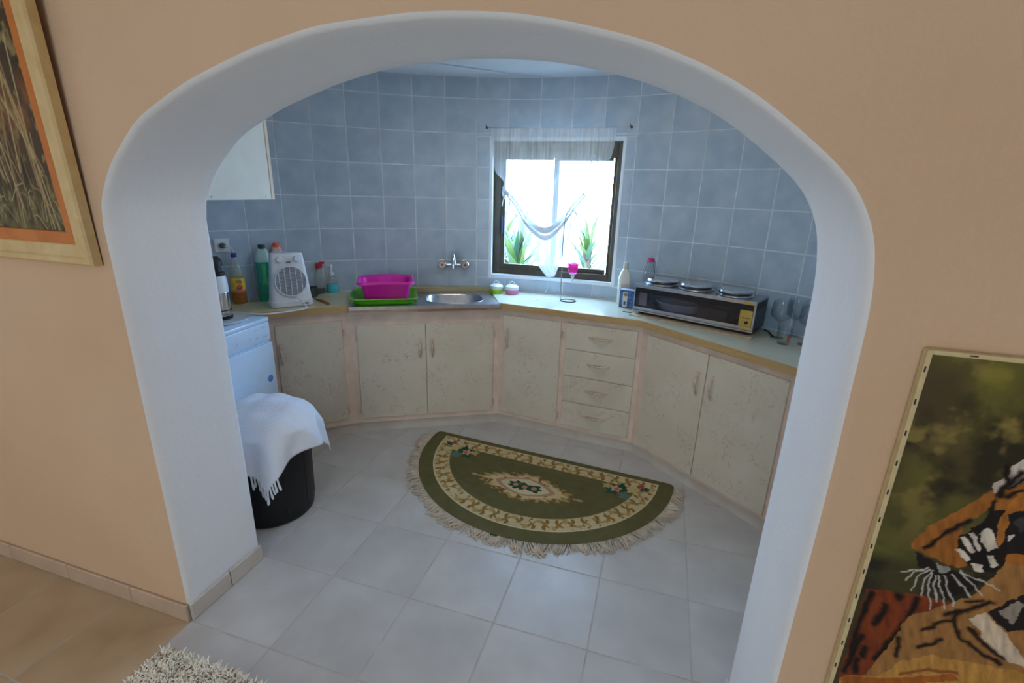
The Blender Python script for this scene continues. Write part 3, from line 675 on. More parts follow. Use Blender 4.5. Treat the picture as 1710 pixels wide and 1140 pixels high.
for u, lb in ((.125, 'leftmost of the three shiny domed covers on the hot plates'), (.330, 'middle of the three shiny domed covers on the hot plates'), (.550, 'rightmost of the three shiny domed covers on the hot plates')):
    p = thing('plate_cover', lb, 'lid', ow(u, .108, OZ1), 0, 'hot plate covers on the oven')
    MB().lathe([(.096, 0), (.099, .003), (.098, .008), (.094, .010), (.090, .012)], n=40).build('rim', M_STEEL, p)
    MB().lathe([(.086, .010), (.086, .018), (.080, .022)], n=40).build('dark_ring', M_DARK, p)
    MB().lathe([(.090, .020), (.092, .026), (.086, .034), (.060, .038), (0, .039)], n=40).build('dome', M_CHROME, p)
bo = MB().box(0, OL+.01, -.045, OD-.0, 0, .006, .001).build('wooden_board', plain('pale_board', (190, 168, 140), .6)); bo.location = (OA[0], OA[1], ZT+.0003); bo.rotation_euler = (0, 0, orz)
tag(bo, 'thin pale board lying under the countertop oven', 'board')
for o in ov.children:
    if o.name.startswith('foot'): o.scale = (1, 1, 1)
# glasses
def goblet(x, y, h, r, label, sc_=1):
    g = thing('wine_glass', label, 'glass', (x, y, ZT), 0, 'glasses beside the oven')
    MB().lathe([(.034, 0), (.034, .002), (.010, .006), (.0045, .012)], n=24).build('foot', M_GLASS, g)
    MB().lathe([(.0045, .012), (.004, h*.25), (.0045, h*.42)], n=12).build('stem', M_GLASS, g)
    MB().lathe([(.0045, h*.42), (.018, h*.46), (r*.92, h*.58), (r*1.0, h*.72), (r*.90, h), (r*.87, h), (r*.97, h*.72), (r*.88, h*.58), (.016, h*.475), (0, h*.46)], n=28).build('bowl', M_GLASS, g)
goblet(2.185, 1.73, .205, .050, 'tall wine glass standing nearest the oven side'); goblet(2.275, 1.815, .205, .048, 'wine glass standing behind the others at the wall'); goblet(2.30, 1.66, .20, .048, 'wine glass half hidden by the right jamb of the arch')
g = thing('glass_tumbler', 'small clear tumbler with an orange mark in front of the wine glasses', 'glass', (2.195, 1.632, ZT), .5)
MB().lathe([(.026, 0), (.028, .004), (.034, .085), (.032, .085), (.026, .008), (0, .008)], n=26).build('tumbler_glass', M_GLASS, g)
MB().box(-.008, .008, -.0305, -.0295, .02, .05).build('orange_mark', plain('orange_print', (206, 96, 62), .5), g)
pth = [ow(OL-.02, .20, ZT+.004), ow(OL+.03, .20, ZT+.004), ow(OL+.06, .14, ZT+.004), ow(OL+.085, .10, ZT+.004), ow(OL+.13, .10, ZT+.004)]
tag(MB().tube(smooth_path(pth, 6), .0035, 8).build('power_cable', M_BLACK), 'black power cable lying behind the wine glasses', 'cable')

# ------------------------------------------------------------------ left worktop
def bottle(x, y, top_px, label, parts, name='bottle', rz=0):
    h = zat(top_px[0], top_px[1], x, y)-ZT; r = thing(name, label, 'bottle', (x, y, ZT), rz); parts(r, h); return r
def yellow(r, h):
    MB().lathe([(.036, 0), (.040, .005), (.040, h*.24), (.040, h*.245)], n=28).build('liquid', M_AMBER, r)
    MB().lathe([(.0405, h*.235), (.0405, h*.52)], n=28, cap=False).build('label_band', plain('yellow_label', (226, 190, 58), .5, 0, .4, .12, 22), r)
    MB().lathe([(.040, h*.24), (.040, h*.56), (.034, h*.70), (.018, h*.86), (.0135, h*.90), (.0135, h*.94)], n=28).build('upper_shell', M_CLEARB, r)
    MB().lathe([(.0165, h*.92), (.0165, h*.995), (.0, h)], n=20).build('cap', M_BLUECAP, r)
    MB().lathe([(.0409, h*.235), (.0409, h*.275)], n=28, cap=False).build('orange_band', M_ORANGE, r)
    R9 = Matrix.Rotation(.95, 4, 'Z')
    MB().prism([(-.018, h*.29), (.016, h*.29), (.020, h*.37), (.004, h*.40), (-.014, h*.36)], .0400, .0418, R9 @ Matrix.Rotation(pi/2, 4, 'X')).build('printed_figure', plain('label_red', (196, 84, 48), .5, 0, .4, .2, 60), r)
    MB().prism([(-.012, h*.285), (.012, h*.285), (.008, h*.325), (-.006, h*.33)], .0402, .0424, R9 @ Matrix.Rotation(pi/2, 4, 'X')).build('printed_emblem', plain('label_blue', (84, 92, 160), .5), r)
    for i in range(3): MB().prism([(-.016+i*.010, h*.49), (-.011+i*.010, h*.49), (.001+i*.010, h*.42), (-.004+i*.010, h*.42)], .0400, .0416, R9 @ Matrix.Rotation(pi/2, 4, 'X')).build('printed_stripe', plain('label_dark', (104, 92, 120), .5), r)
bottle(-.895, 1.262, (392, 422), 'yellow labelled bottle of amber oil with a blue cap', yellow, 'oil_bottle')
def greenb(r, h):
    m = MB(); m.loft([rrect(.092*k, .066*k, .024*k, z, 5) for k, z in ((.95, 0), (1, .008), (1, h*.22), (.93, h*.36), (.90, h*.48), (.97, h*.62), (1, h*.70))]); m.build('liquid', M_GREENLIQ, r)
    m = MB(); m.loft([rrect(.092*k, .066*k, .024*k, z, 5) for k, z in ((1, h*.70), (.97, h*.74), (.85, h*.82), (.62, h*.90), (.48, h*.93))]); m.build('upper_shell', M_MILKY, r)
    MB().lathe([(.020, h*.925), (.020, h*.995), (0, h)], n=20).build('cap', M_CAPG, r)
    m = MB()
    m.prism([(-.013, h*.66), (-.012, h*.60), (-.0095, h*.52), (-.010, h*.42), (-.020, h*.30), (.020, h*.30), (.010, h*.42), (.0095, h*.52), (.012, h*.60), (.013, h*.66)], .0275, .0325, Matrix.Rotation(pi/2, 4, 'X'))
    m.build('grip_panel', plain('bright_green_grip', (48, 196, 120), .25), r)
bottle(-.80, 1.385, (428, 408), 'green detergent bottle with a dark cap left of the fan heater', greenb, 'detergent_bottle', .75)
def orangeb(r, h):
    m = MB(); m.loft([rrect(.085*k, .062*k, .022*k, z, 5) for k, z in ((.95, 0), (1, .008), (1, h*.68), (.86, h*.8), (.6, h*.90), (.46, h*.93))]); m.build('bottle_body', M_PINKLIQ, r)
    MB().lathe([(.020, h*.925), (.020, h*.995), (0, h)], n=20).build('cap', M_ORANGE, r)
bottle(-.795, 1.500, (459, 405), 'pale bottle with an orange cap behind the fan heater', orangeb, 'detergent_bottle', .75)
# fan heater
hx, hy = -.585, 1.345; ha = .92; HH = zat(485, 422, hx, hy)-ZT
ht = thing('fan_heater', 'white upright fan heater with a round grille', 'heater', (hx, hy, ZT), ha)
def hsec(z):
    t = z/HH; w = .232-.062*max(0, t-.12); d = .13-.055*t; yo = .012*t; return [(x, y+yo, z) for x, y, _ in rrect(w, d, .03-.012*t, 0, 6)]
m = MB(); m.loft([hsec(z) for z in (HH*.125, HH*.3, HH*.6, HH*.9, HH*.97)]+[[(x*.93, y*.9+.001, HH) for x, y, z in hsec(HH)]]); m.build('housing', M_WPL, ht)
m = MB(); m.loft([rrect(.226, .126, .03, 0, 6), rrect(.240, .140, .034, .006, 6), rrect(.238, .138, .034, HH*.11, 6), rrect(.226, .124, .03, HH*.125, 6)]); m.build('base', M_WPL, ht)
til = atan2(.0275-.012, HH)
fm = Matrix.Translation((0, -.0560, HH*.49)) @ Matrix.Rotation(-til-.06, 4, 'X')
GR = HH*.285
gi = MB(); gi.lathe([(GR, .0), (GR, .004), (GR-.004, .005), (GR-.006, .001)], n=44, mat=fm @ RX, cap=False); gr_ = gi.build('grille_ring', M_WPL, ht)
MB().lathe([(GR-.003, .0), (GR-.003, .0012), (0, .0012)], n=44, mat=fm @ RX).build('grille_back', plain('grille_grey', (120, 126, 134), .5), ht)
for i in range(-11, 12):
    z = i*GR/12; hwid = sqrt(max(GR*GR-z*z, 0))-.003
    MB().box(-hwid, hwid, -.0030, -.0014, z-.0016, z+.0016, mat=fm).build('grille_slat', plain('slat_grey', (176, 182, 190), .5), ht)
for i in (-2, -1, 0, 1, 2):
    x = i*GR/2.9; hz = sqrt(max(GR*GR-x*x, 0))-.003; MB().box(x-.0016, x+.0016, -.0046, -.0026, -hz, hz, mat=fm).build('grille_bar', M_WPL, ht)
for s_ in (-1, 1):
    k_ = MB().lathe([(.020, 0), (.019, .008), (.015, .014), (0, .014)], n=22, mat=Matrix.Translation((s_*.048, -.037, HH*.90)) @ Matrix.Rotation(-.1, 4, 'X') @ RX).build('dial', M_WPL, ht)
MB().box(-.012, .012, -.0415, -.0370, HH*.835, HH*.85).build('indicator_light', M_DARK, ht)
MB().box(.05, .085, -.0702, -.0685, HH*.045, HH*.07).build('maker_plate', plain('plate_dark', (70, 74, 86), .5), ht)
wash_top = .898
def hw(x, y, z): return (hx+x*cos(ha)-y*sin(ha), hy+x*sin(ha)+y*cos(ha), z)
cpth = [hw(.0, -.066, ZT+.055), hw(.03, -.10, ZT+.05), hw(.055, -.135, ZT+.012), hw(.04, -.165, ZT+.006), (-.48, 1.12, ZT+.012), (-.52, 1.045, wash_top+.012), (-.64, 1.036, wash_top+.008), (-.80, 1.03, wash_top+.006)]
tag(MB().tube(smooth_path([tuple(map(float, p)) for p in cpth], 8), .0042, 8).build('heater_cable', M_WPL), 'white cable looping from the fan heater to the dishwasher top', 'cable')
# spray bottle, soap pump, small pot, pliers
x_, y_ = -.655, 1.705; h = zat(540, 436, x_, y_)-ZT
s_ = thing('spray_bottle', 'clear spray bottle with a red trigger head', 'bottle', (x_, y_, ZT), .6)
MB().lathe([(.030, 0), (.032, .006), (.032, h*.16)], n=24).build('residue', plain('dark_residue', (70, 84, 84), .3), s_)
MB().lathe([(.032, h*.16), (.031, h*.45), (.022, h*.64), (.013, h*.76), (.013, h*.80)], n=24).build('bottle_glass', M_CLEARB, s_)
MB().lathe([(.015, h*.78), (.015, h*.86), (.011, h*.88)], n=18).box(-.016, .016, -.011, .011, h*.87, h*.94, .003).box(.008, .040, -.008, .008, h*.92, h*.99, .003).box(.020, .026, -.006, .006, h*.80, h*.93, .002).build('trigger_head', M_RED, s_)
x_, y_ = -.600, 1.765; h = zat(556, 441, x_, y_)-ZT
s_ = thing('soap_pump', 'small soap pump with blue liquid and white nozzle', 'soap dispenser', (x_, y_, ZT), .6)
MB().lathe([(.036, 0), (.038, .005), (.036, h*.30), (.035, h*.31)], n=26).build('soap', M_TEAL, s_)
MB().lathe([(.036, h*.31), (.030, h*.50), (.016, h*.60), (.0145, h*.63)], n=26).build('bottle_shell', M_CLEARB, s_)
MB().lathe([(.016, h*.62), (.016, h*.70), (.006, h*.72), (.005, h*.90)], n=18).build('collar', M_WPL, s_)
MB().lathe([(.010, h*.90), (.012, h*.94), (.010, h), (0, h)], n=16).box(-.034, .0, -.006, .006, h*.93, h*.985, .003).build('nozzle', M_WPL, s_)
x_, y_ = -.625, 1.59
s_ = thing('metal_cup', 'small dark metal cup behind the fan heater edge', 'cup', (x_, y_, ZT))
MB().lathe([(.028, 0), (.031, .004), (.034, .066), (.032, .066), (.028, .006), (0, .006)], n=26).build('cup_body', plain('dull_pewter', (110, 112, 116), .35, .8), s_)
MB().tube(smooth_path([(.033, 0, .056), (.052, 0, .05), (.052, 0, .025), (.032, 0, .018)], 5), .0035, 8).build('cup_handle', plain('dull_pewter', (110, 112, 116)), s_)
q0, q1 = onz(524, 498, ZT), onz(549, 509, ZT); a_ = atan2(q1[1]-q0[1], q1[0]-q0[0]); l_ = float(np.linalg.norm((q1-q0)[:2]))
kn = thing('kitchen_knife', 'knife with brown handle lying right of the fan heater', 'knife', (q0[0], q0[1], ZT), a_)
m = MB(); m.prism([(l_*.42, -.009), (l_, -.008), (l_, .008), (l_*.42, .010)], .001, .013); m.build('wooden_handle', plain('brown_wood', (150, 96, 42), .5, 0, .4, .2, 40), kn)
m = MB(); m.prism([(0, -.002), (l_*.42, -.012), (l_*.42, .010)], .003, .006); m.build('blade', M_DARK, kn)
# socket
sa = atan2(1.269-CY, -.984-CX); so = thing('wall_socket', 'white wall socket with plug above the left worktop', 'socket', cyl(sa, RW, 1.237), sa-pi/2)
MB().box(-.042, .042, -.010, 0, -.042, .042, .004).build('face_plate', M_WPL, so)
MB().lathe([(.024, .010), (.024, .014), (.019, .013), (.0, .011)], n=24, mat=RX).build('socket_ring', M_WPL, so)
tagp = thing('power_plug', 'dark plug with a white cable in the wall socket', 'plug', cyl(sa, RW-.013, 1.237), sa-pi/2)
MB().lathe([(.017, 0), (.016, .022), (.009, .036), (0, .036)], n=18, mat=RX).build('plug_body', plain('grey_plug', (92, 88, 84), .5), tagp)
MB().tube(smooth_path([(0, -.03, 0), (.03, -.06, -.01), (.045, -.05, -.06), (.05, -.035, -.12), (.03, -.02, -.17)], 6), .004, 8).build('plug_cable', M_WPL, tagp)

# ------------------------------------------------------------------ washing machine
wy0, wy1 = .46, 1.052
wmx = -.487
wm = thing('dishwasher', 'white freestanding dishwasher with blue round sticker beside the left jamb', 'dishwasher', (wmx, wy1, 0), radians(-90)-.0)
wm.rotation_euler = (0, 0, -pi/2+.10)   # local x runs towards the arch wall, local -y faces the room... (front)
wid, dep = .56, .50
# local frame: front plane y=0, x from 0 (far corner) to wid (towards the arch wall), body towards -y... flip
wm.scale = (1, 1, 1)
MB().box(0, wid, -dep, -.006, .03, .765, .006).box(0, wid, -dep, -.015, .765, .872, .004).build('body', M_WASH, wm)
MB().box(-.002, wid+.002, -dep, .002, .872, .898, .008, None, 2).build('top_lid', M_WASH, wm)
cpn = MB().box(0, wid, -.015, .0, .767, .872, .006, None, 2).build('control_panel', M_WASH, wm)
MB().box(.004, wid-.004, -.006, .010, .05, .757, .006, None, 2).build('front_panel', M_WASH, wm)
RXn = Matrix.Rotation(-pi/2, 4, 'X')
for i, x in enumerate((.155, .20, .245)):
    MB().lathe([(.006, 0), (.005, .004), (0, .004)], n=12, mat=Matrix.Translation((x, 0, .812)) @ RXn).build('button', M_WPL, cpn)
MB().lathe([(.030, 0), (.028, .016), (.022, .02), (0, .02)], n=26, mat=Matrix.Translation((.36, 0, .82)) @ RXn).build('dial', M_WPL, cpn)
for (x, z, w_) in ((.03, .792, .03), (.035, .845, .025), (.10, .842, .022), (.10, .80, .022)): MB().box(x, x+w_, 0, .0006, z, z+.006).build('printed_mark', plain('grey_print', (176, 192, 210), .5), cpn)
st = MB().lathe([(.020, 0), (.020, .0008), (0, .0008)], n=24, mat=Matrix.Translation((.055, .010, .553)) @ RXn).build('round_sticker', plain('blue_sticker', (60, 110, 206), .4, 0, .4, .3, 60), wm)
MB().tube([(.055+.013*cos(a), .0112, .553+.013*sin(a)) for a in [2*pi*i/16 for i in range(16)]], .0016, 5, closed=True).build('sticker_ring', plain('sticker_pale', (150, 186, 232), .4), st)
MB().box(.0535, .0565, .0108, .0122, .545, .560).build('sticker_mark', plain('sticker_pale', (150, 186, 232), .4), st)
for x in (.05, wid-.05):
    for y in (-.05, -dep+.05): MB().lathe([(.018, 0), (.018, .031)], (x, y, 0), 12).build('foot', M_BLACK, wm)
# round tray and coffee flask on it
fx, fy = -.655, .905
o = MB().lathe([(.11, .0), (.125, .004), (.132, .016), (.136, .018), (.130, .012), (.11, .006), (0, .006)], n=44).build('round_tray', M_WPL); o.location = (fx+.02, fy-.02, wash_top+.0005)
tag(o, 'white round tray on the dishwasher', 'tray')
fk = thing('electric_kettle', 'chrome and white kettle with a black lid on the dishwasher', 'kettle', (fx, fy, wash_top+.0075))
fh = zat(372, 428, fx, fy)-wash_top-.007
MB().lathe([(.052, 0), (.056, .004), (.056, .018)], n=32).build('black_base', M_BLACK, fk)
MB().lathe([(.054, .018), (.054, fh*.42), (.053, fh*.44)], n=32).build('chrome_body', M_CHROME, fk)
MB().tube([(.0545*cos(a), .0545*sin(a), fh*.15) for a in [2*pi*i/32 for i in range(32)]], .003, 6, closed=True).build('black_band', M_BLACK, fk)
MB().lathe([(.053, fh*.44), (.052, fh*.60), (.047, fh*.70), (.040, fh*.72)], n=32).build('white_shell', M_WPL, fk)
MB().lathe([(.046, fh*.70), (.046, fh*.76), (.036, fh*.765), (.034, fh*.85), (.042, fh*.855), (.040, fh*.95), (.025, fh), (0, fh)], n=28).build('lid', M_BLACK, fk)
MB().tube(smooth_path([(-.045, -.02, fh*.74), (-.085, -.03, fh*.72), (-.09, -.03, fh*.5), (-.055, -.02, fh*.42)], 5), .009, 8).build('handle', M_BLACK, fk)

# ------------------------------------------------------------------ wall cabinet on the kitchen face of the arch wall
q = onz(460, 333, 1.5335)
wcx, wcy = float(q[0]), float(q[1])
wc = thing('wall_cabinet', 'white wall cabinet with screwed side panel above the left worktop', 'cabinet', (wcx, DW, 1.5335), 0)
dp = wcy-DW-.022
MB().box(-.60, -.018, .002, dp, 0, .60).build('cabinet_body', M_CAB, wc)
MB().box(-.018, 0, .002, dp, 0, .60, .001).build('side_panel', M_CAB, wc)
dd = MB().box(-.60, -.001, dp+.005, dp+.022, .0, .60, .0015).build('door', M_CABEDGE, wc)
for y in (.03, .12, dp-.03): MB().lathe([(.004, 0), (.0035, .0015), (0, .0015)], n=10, mat=Matrix.Translation((0, y, .012)) @ Matrix.Rotation(pi/2, 4, 'Y')).build('screw', M_STEEL, wc)

# ------------------------------------------------------------------ bin with towel
bcx, bcy, br = -.215, .668, .197
bn = thing('laundry_bin', 'tall black plastic bin in front of the dishwasher', 'bin', (bcx, bcy, 0))
m = MB(); m.lathe([(br*.86, 0), (br*.95, .006), (br*.97, .03), (br*1.0, .40), (br*1.04, .405), (br*1.04, .43), (br*.98, .43), (br*.95, .40), (br*.92, .04), (0, .035)], n=56); m.build('bin_body', M_BLACK, bn)
for k in range(10):
    a = 2*pi*k/10+.12; MB().tube([(br*.972*cos(a), br*.972*sin(a), .04), (br*1.0*cos(a), br*1.0*sin(a), .39)], .0025, 5).build('rib', M_BLACK, bn)
tw = thing('towel', 'white woven towel with fringed corner heaped over the black bin', 'towel', (bcx, bcy, 0))
def towel_mat():
    k = N('white_towel'); mp = k.coord('Object', (1, 1, 1)); wv = k.add('ShaderNodeTexWave', i_Scale=46, i_Distortion=6, i_Detail=2, bands_direction='DIAGONAL'); k.ln(mp, 0, wv, 'Vector')
    k.base((226, 231, 242), .95, 0, .1); k.bump(wv, 0, .22, .004); return k.m
M_TOWEL = towel_mat()
NT = 90; grid = []; TA = .37
ang0 = radians(-50)       # direction of the fringed front corner
def cloth(u, v):
    d = sqrt(u*u+v*v)+1e-9; th = atan2(v, u)+ang0-pi/4
    rb = .205+.02*cos(th*2+.6); z0 = .605
    # heaped laundry under the cloth: a soft dome, then a hanging edge
    arc = .26
    if d < arc:
        t = d/arc; r = d*.86; z = z0-.095*t**2.6+.012*sin(th*2+1)*t
    else:
        e = d-arc; r = arc*.86+e*(.17+.05*sin(th*5+.5)); z = z0-.095+.012*sin(th*2+1)-e*.93
        r += .020*sin(th*9+1.3)*min(1, e/.08)
    ax = cos(th)
    if ax > 0: r += .05*ax*min(1, d/.3)*max(0, 1-abs(sin(th)+.1))
    return (max(r*cos(th)+.006, -.205-.1*r*sin(th)), r*sin(th), z+.0045*sin(u*38+v*21)+.004*sin(v*47-u*13))
vs = [cloth(-TA+2*TA*i/NT, -TA+2*TA*j/NT) for j in range(NT+1) for i in range(NT+1)]
fs = [(j*(NT+1)+i, j*(NT+1)+i+1, (j+1)*(NT+1)+i+1, (j+1)*(NT+1)+i) for j in range(NT) for i in range(NT)]
m = MB().add(vs, fs, True); o = m.build('cloth', M_TOWEL, tw, sharp=False); sm_ = o.modifiers.new('thickness', 'SOLIDIFY'); sm_.thickness = .005
rnd = random.Random(3)
for k in range(11):
    u = TA-.005-.0*k; v = TA-.015*k
    p = Vector(cloth(u, v) if k % 2 == 0 else cloth(TA-.012*k, TA-.004))
    dz = .055+.02*rnd.random(); jx, jy = rnd.uniform(-.012, .012), rnd.uniform(-.012, .012)
    MB().tube(smooth_path([p+Vector((0, 0, .006)), p+Vector((jx*.3, jy*.3, -dz*.4)), p+Vector((jx, jy, -dz))], 3), [.0045, .0045, .004, .004, .0045, .006, .004][:7], 6).build('fringe_tassel', M_TOWEL, tw)

# ------------------------------------------------------------------ painted surfaces (colour attribute on fine grids)
def fbm(x, y, seed, octs=4, f=1.):
    rs = np.random.RandomState(seed); out = np.zeros_like(x); amp = 1; tot = 0
    for o_ in range(octs):
        n_ = 64; g = rs.rand(n_, n_); xs = x*f; ys = y*f; xi = np.floor(xs).astype(int); yi = np.floor(ys).astype(int); fx_ = xs-xi; fy_ = ys-yi
        fx_ = fx_*fx_*(3-2*fx_); fy_ = fy_*fy_*(3-2*fy_)
        a = g[xi % n_, yi % n_]; b_ = g[(xi+1) % n_, yi % n_]; c = g[xi % n_, (yi+1) % n_]; d = g[(xi+1) % n_, (yi+1) % n_]
        out += amp*((a*(1-fx_)+b_*fx_)*(1-fy_)+(c*(1-fx_)+d*fx_)*fy_); tot += amp; amp *= .5; f *= 2
    return out/tot
def inpoly(x, y, poly):
    r = np.zeros(x.shape, bool); n_ = len(poly)
    for i in range(n_):
        (xa, ya), (xb, yb) = poly[i], poly[(i+1) % n_]
        if ya == yb: continue
        c = ((ya > y) != (yb > y)) & (x < (xb-xa)*(y-ya)/(yb-ya)+xa); r ^= c
    return r
def segdist(x, y, pts):
    d = np.full(x.shape, 1e9)
    for (xa, ya), (xb, yb) in zip(pts, pts[1:]):
        dx, dy = xb-xa, yb-ya; t = np.clip(((x-xa)*dx+(y-ya)*dy)/(dx*dx+dy*dy+1e-12), 0, 1); d = np.minimum(d, np.hypot(x-xa-t*dx, y-ya-t*dy))
    return d
def S(c): return np.array(lin(c)[:3])
def put_col(col, mask, c, k=1.):
    m_ = mask.astype(float)*k if mask.dtype == bool else mask*k
    col[:] = col*(1-m_[..., None])+S(c)*m_[..., None]
def paint_attr(me, col):
    at = me.color_attributes.new('paint', 'FLOAT_COLOR', 'POINT'); a = np.ones((len(me.vertices), 4), np.float32); a[:, :3] = col.reshape(-1, 3); at.data.foreach_set('color', a.ravel())
def grid_mesh(name, nx, ny, fn, mat):
    vs = [fn(i/nx, j/ny) for j in range(ny+1) for i in range(nx+1)]
    fs = [(j*(nx+1)+i, j*(nx+1)+i+1, (j+1)*(nx+1)+i+1, (j+1)*(nx+1)+i) for j in range(ny) for i in range(nx)]
    me = bpy.data.meshes.new(name); me.from_pydata(vs, [], fs); me.polygons.foreach_set('use_smooth', [True]*len(fs)); me.materials.append(mat); me.update(); return me

# half round rug
RA, RBm = .775, .80; rug_c = (1.003, 1.622); rug_rz = atan2(1.556-1.681, 1.771-.241)
rug = thing('half_round_rug', 'green half round rug with cream floral border and fringe', 'rug', (rug_c[0], rug_c[1], 0), rug_rz)
def rug_half(v):  # half width at depth v (0 = straight edge)
    e = RA*sqrt(max(0, 1-((v*RBm)/RBm)**2.15)); c = .035; s_ = v*RBm
    return e-(c-sqrt(max(0, c*c-(c-s_)**2)) if s_ < c else 0)
NX, NY = 470, 240
def rugpt(i, j):
    v = 1-(1-j)**1.6; v = min(v, .9995); return ((2*i-1)*rug_half(v), -v*RBm, .012)
me = grid_mesh('pile', NX, NY, rugpt, attr_mat('rug_wool', .95, .05, .6, 420))
co = np.array([v.co[:] for v in me.vertices]).reshape(NY+1, NX+1, 3); X, Y = co[..., 0], -co[..., 1]
rad = np.sqrt((X/RA)**2+(Y/RBm)**2.1); edge = (1-rad)*RBm*.98; de = np.minimum(edge, Y*1.0)
col = np.zeros(X.shape+(3,)); col[:] = S((104, 99, 66))
nz = fbm(X+5, Y+5, 1, 4, 30); col *= (.86+.28*nz)[..., None]
ins = (edge > .085) & (Y > .04); inb = (edge > .185) & (Y > .135)
band = ins & ~inb
cream = S((204, 184, 142)); col[band] = cream*(.85+.3*nz[band])[:, None]
# scrolling leaves in the band, laid along its length
th = np.arctan2(Y/RBm, X/RA)
u_b = np.where((Y < .14) & (edge > .12), X, th*.72); v_b = np.where((Y < .14) & (edge > .12), Y-.088, edge-.135)
ph = u_b*2*pi/.15
s1_ = np.abs(v_b-.026*np.sin(ph)) < .009+.006*np.sin(ph*2+1); s2_ = np.hypot(((u_b/.15+.25) % .5-.25)*.15, v_b+.022*np.sign(np.sin(ph))) < .021
s3_ = np.hypot(((u_b/.15) % .5-.25)*.15, v_b-.028*np.sign(np.sin(ph+1))) < .018
nl = fbm(X+9, Y+3, 4, 3, 38)
put_col(col, band & s1_ & (nl > .35), (156, 124, 70)); put_col(col, band & s2_ & (nl > .38), (140, 108, 56)); put_col(col, band & s3_ & (nl > .42), (176, 150, 96))
put_col(col, ((np.abs(edge-.087) < .004) & (Y > .04)) | ((np.abs(Y-.042) < .003) & (edge > .087)), (214, 196, 156)); put_col(col, ((np.abs(edge-.185) < .0035) & (Y > .135)) | ((np.abs(Y-.135) < .0035) & (edge > .185)), (120, 108, 62))
# medallion
mxx, myy = X+.005, Y-.372
md = np.abs(mxx)/.30+np.abs(myy)/.150; md2 = (np.abs(mxx)/.30)**1.25+(np.abs(myy)/.135)**1.5
mda = np.arctan2(myy/.135, mxx/.30); sc_ = 1+.10*np.cos(mda*22)
put_col(col, md2 < .92*sc_, (176, 146, 92)); put_col(col, (md2 < .74*sc_), (206, 184, 142)); put_col(col, (md2 < .92) & (nl > .60), (126, 92, 54)); put_col(col, (md2 < .52) & (md2 > .40), (180, 140, 110)); put_col(col, (md2 < .40), (212, 196, 158))
put_col(col, (np.hypot(np.abs(mxx)-.06, myy) < .034+.008*np.cos(mda*9)) | (np.hypot(mxx/1.6, myy) < .030+.008*np.cos(mda*7)), (44, 80, 62))
for dx, dy in ((-.055, 0), (0, .004), (.055, 0)): put_col(col, np.hypot(mxx-dx, myy-dy) < .016, (196, 128, 104))
for s_ in (-1, 1): put_col(col, np.hypot((mxx-s_*.315)/1.8, myy) < .010, (186, 156, 100))
# corner sprays
for s_ in (-1, 1):
    for dx, dy, r_, c in ((.50, .16, .040, (44, 82, 66)), (.455, .20, .034, (50, 88, 70)), (.525, .225, .030, (96, 120, 106)), (.42, .165, .022, (186, 160, 104)), (.47, .175, .026, (206, 160, 130)), (.475, .178, .012, (176, 92, 80)), (.56, .155, .030, (200, 176, 124)), (.62, .115, .026, (48, 86, 70)), (.605, .10, .018, (170, 76, 72)), (.63, .085, .016, (214, 190, 150))):
        put_col(col, np.hypot(X-s_*dx, Y-dy)*(1+.25*np.sin(np.arctan2(Y-dy, X-s_*dx)*5)) < r_, c)
paint_attr(me, col)
put('pile', me, rug)
# side and underside of the rug
out = [rugpt(0, j/60)[:2] for j in range(61)]+[rugpt(1, j/60)[:2] for j in range(60, -1, -1)]
m = MB(); n = len(out); m.add([(x, y, .0005) for x, y in out]+[(x, y, .012) for x, y in out], [(i, (i+1) % n, n+(i+1) % n, n+i) for i in range(n)]+[tuple(range(n))], False)
m.build('backing', plain('rug_edge_green', (98, 94, 60), .95, 0, .05), rug)
m = MB(); rnd = random.Random(11); sig = [rugpt(0, 1-(1-k/400)**1.0) for k in range(401)]
path = [np.array(rugpt(0, j/300)) for j in range(10, 301)]+[np.array(rugpt(1, j/300)) for j in range(300, 9, -1)]
cum = np.concatenate([[0], np.cumsum([np.linalg.norm(b-a) for a, b in zip(path, path[1:])])]); tot = cum[-1]
for k in range(760):
    d = tot*(k+.5)/760; i = min(int(np.searchsorted(cum, d)), len(path)-1); p = path[i]; t = path[min(i+1, len(path)-1)]-path[max(i-1, 0)]; t = t/(np.linalg.norm(t)+1e-9)
    nrm = np.array([t[1], -t[0], 0]); 
    if nrm@np.array([p[0], p[1]+.2, 0]) < 0: nrm = -nrm
    cl = .5*sin(d*60)+.4*sin(d*23+2); ln_ = .042+.036*rnd.random()+.012*sin(d*15); sk_ = cl*.9+rnd.uniform(-.45, .45)
    a = p-nrm*.004+np.array([0, 0, -.004]); b1 = p+nrm*ln_*.5+t*sk_*ln_*.35+np.array([0, 0, -.004+.006*rnd.random()]); c = p+nrm*ln_+t*sk_*ln_+np.array([0, 0, -.0105+.006*rnd.random()])
    m.tube([a, b1, c], [.0022, .0024, .0016], 4)
tag(m.build('fringe', plain('cream_fringe', (212, 196, 176), .95, 0, .05), rug, sharp=False), None, None, None, 'stuff')

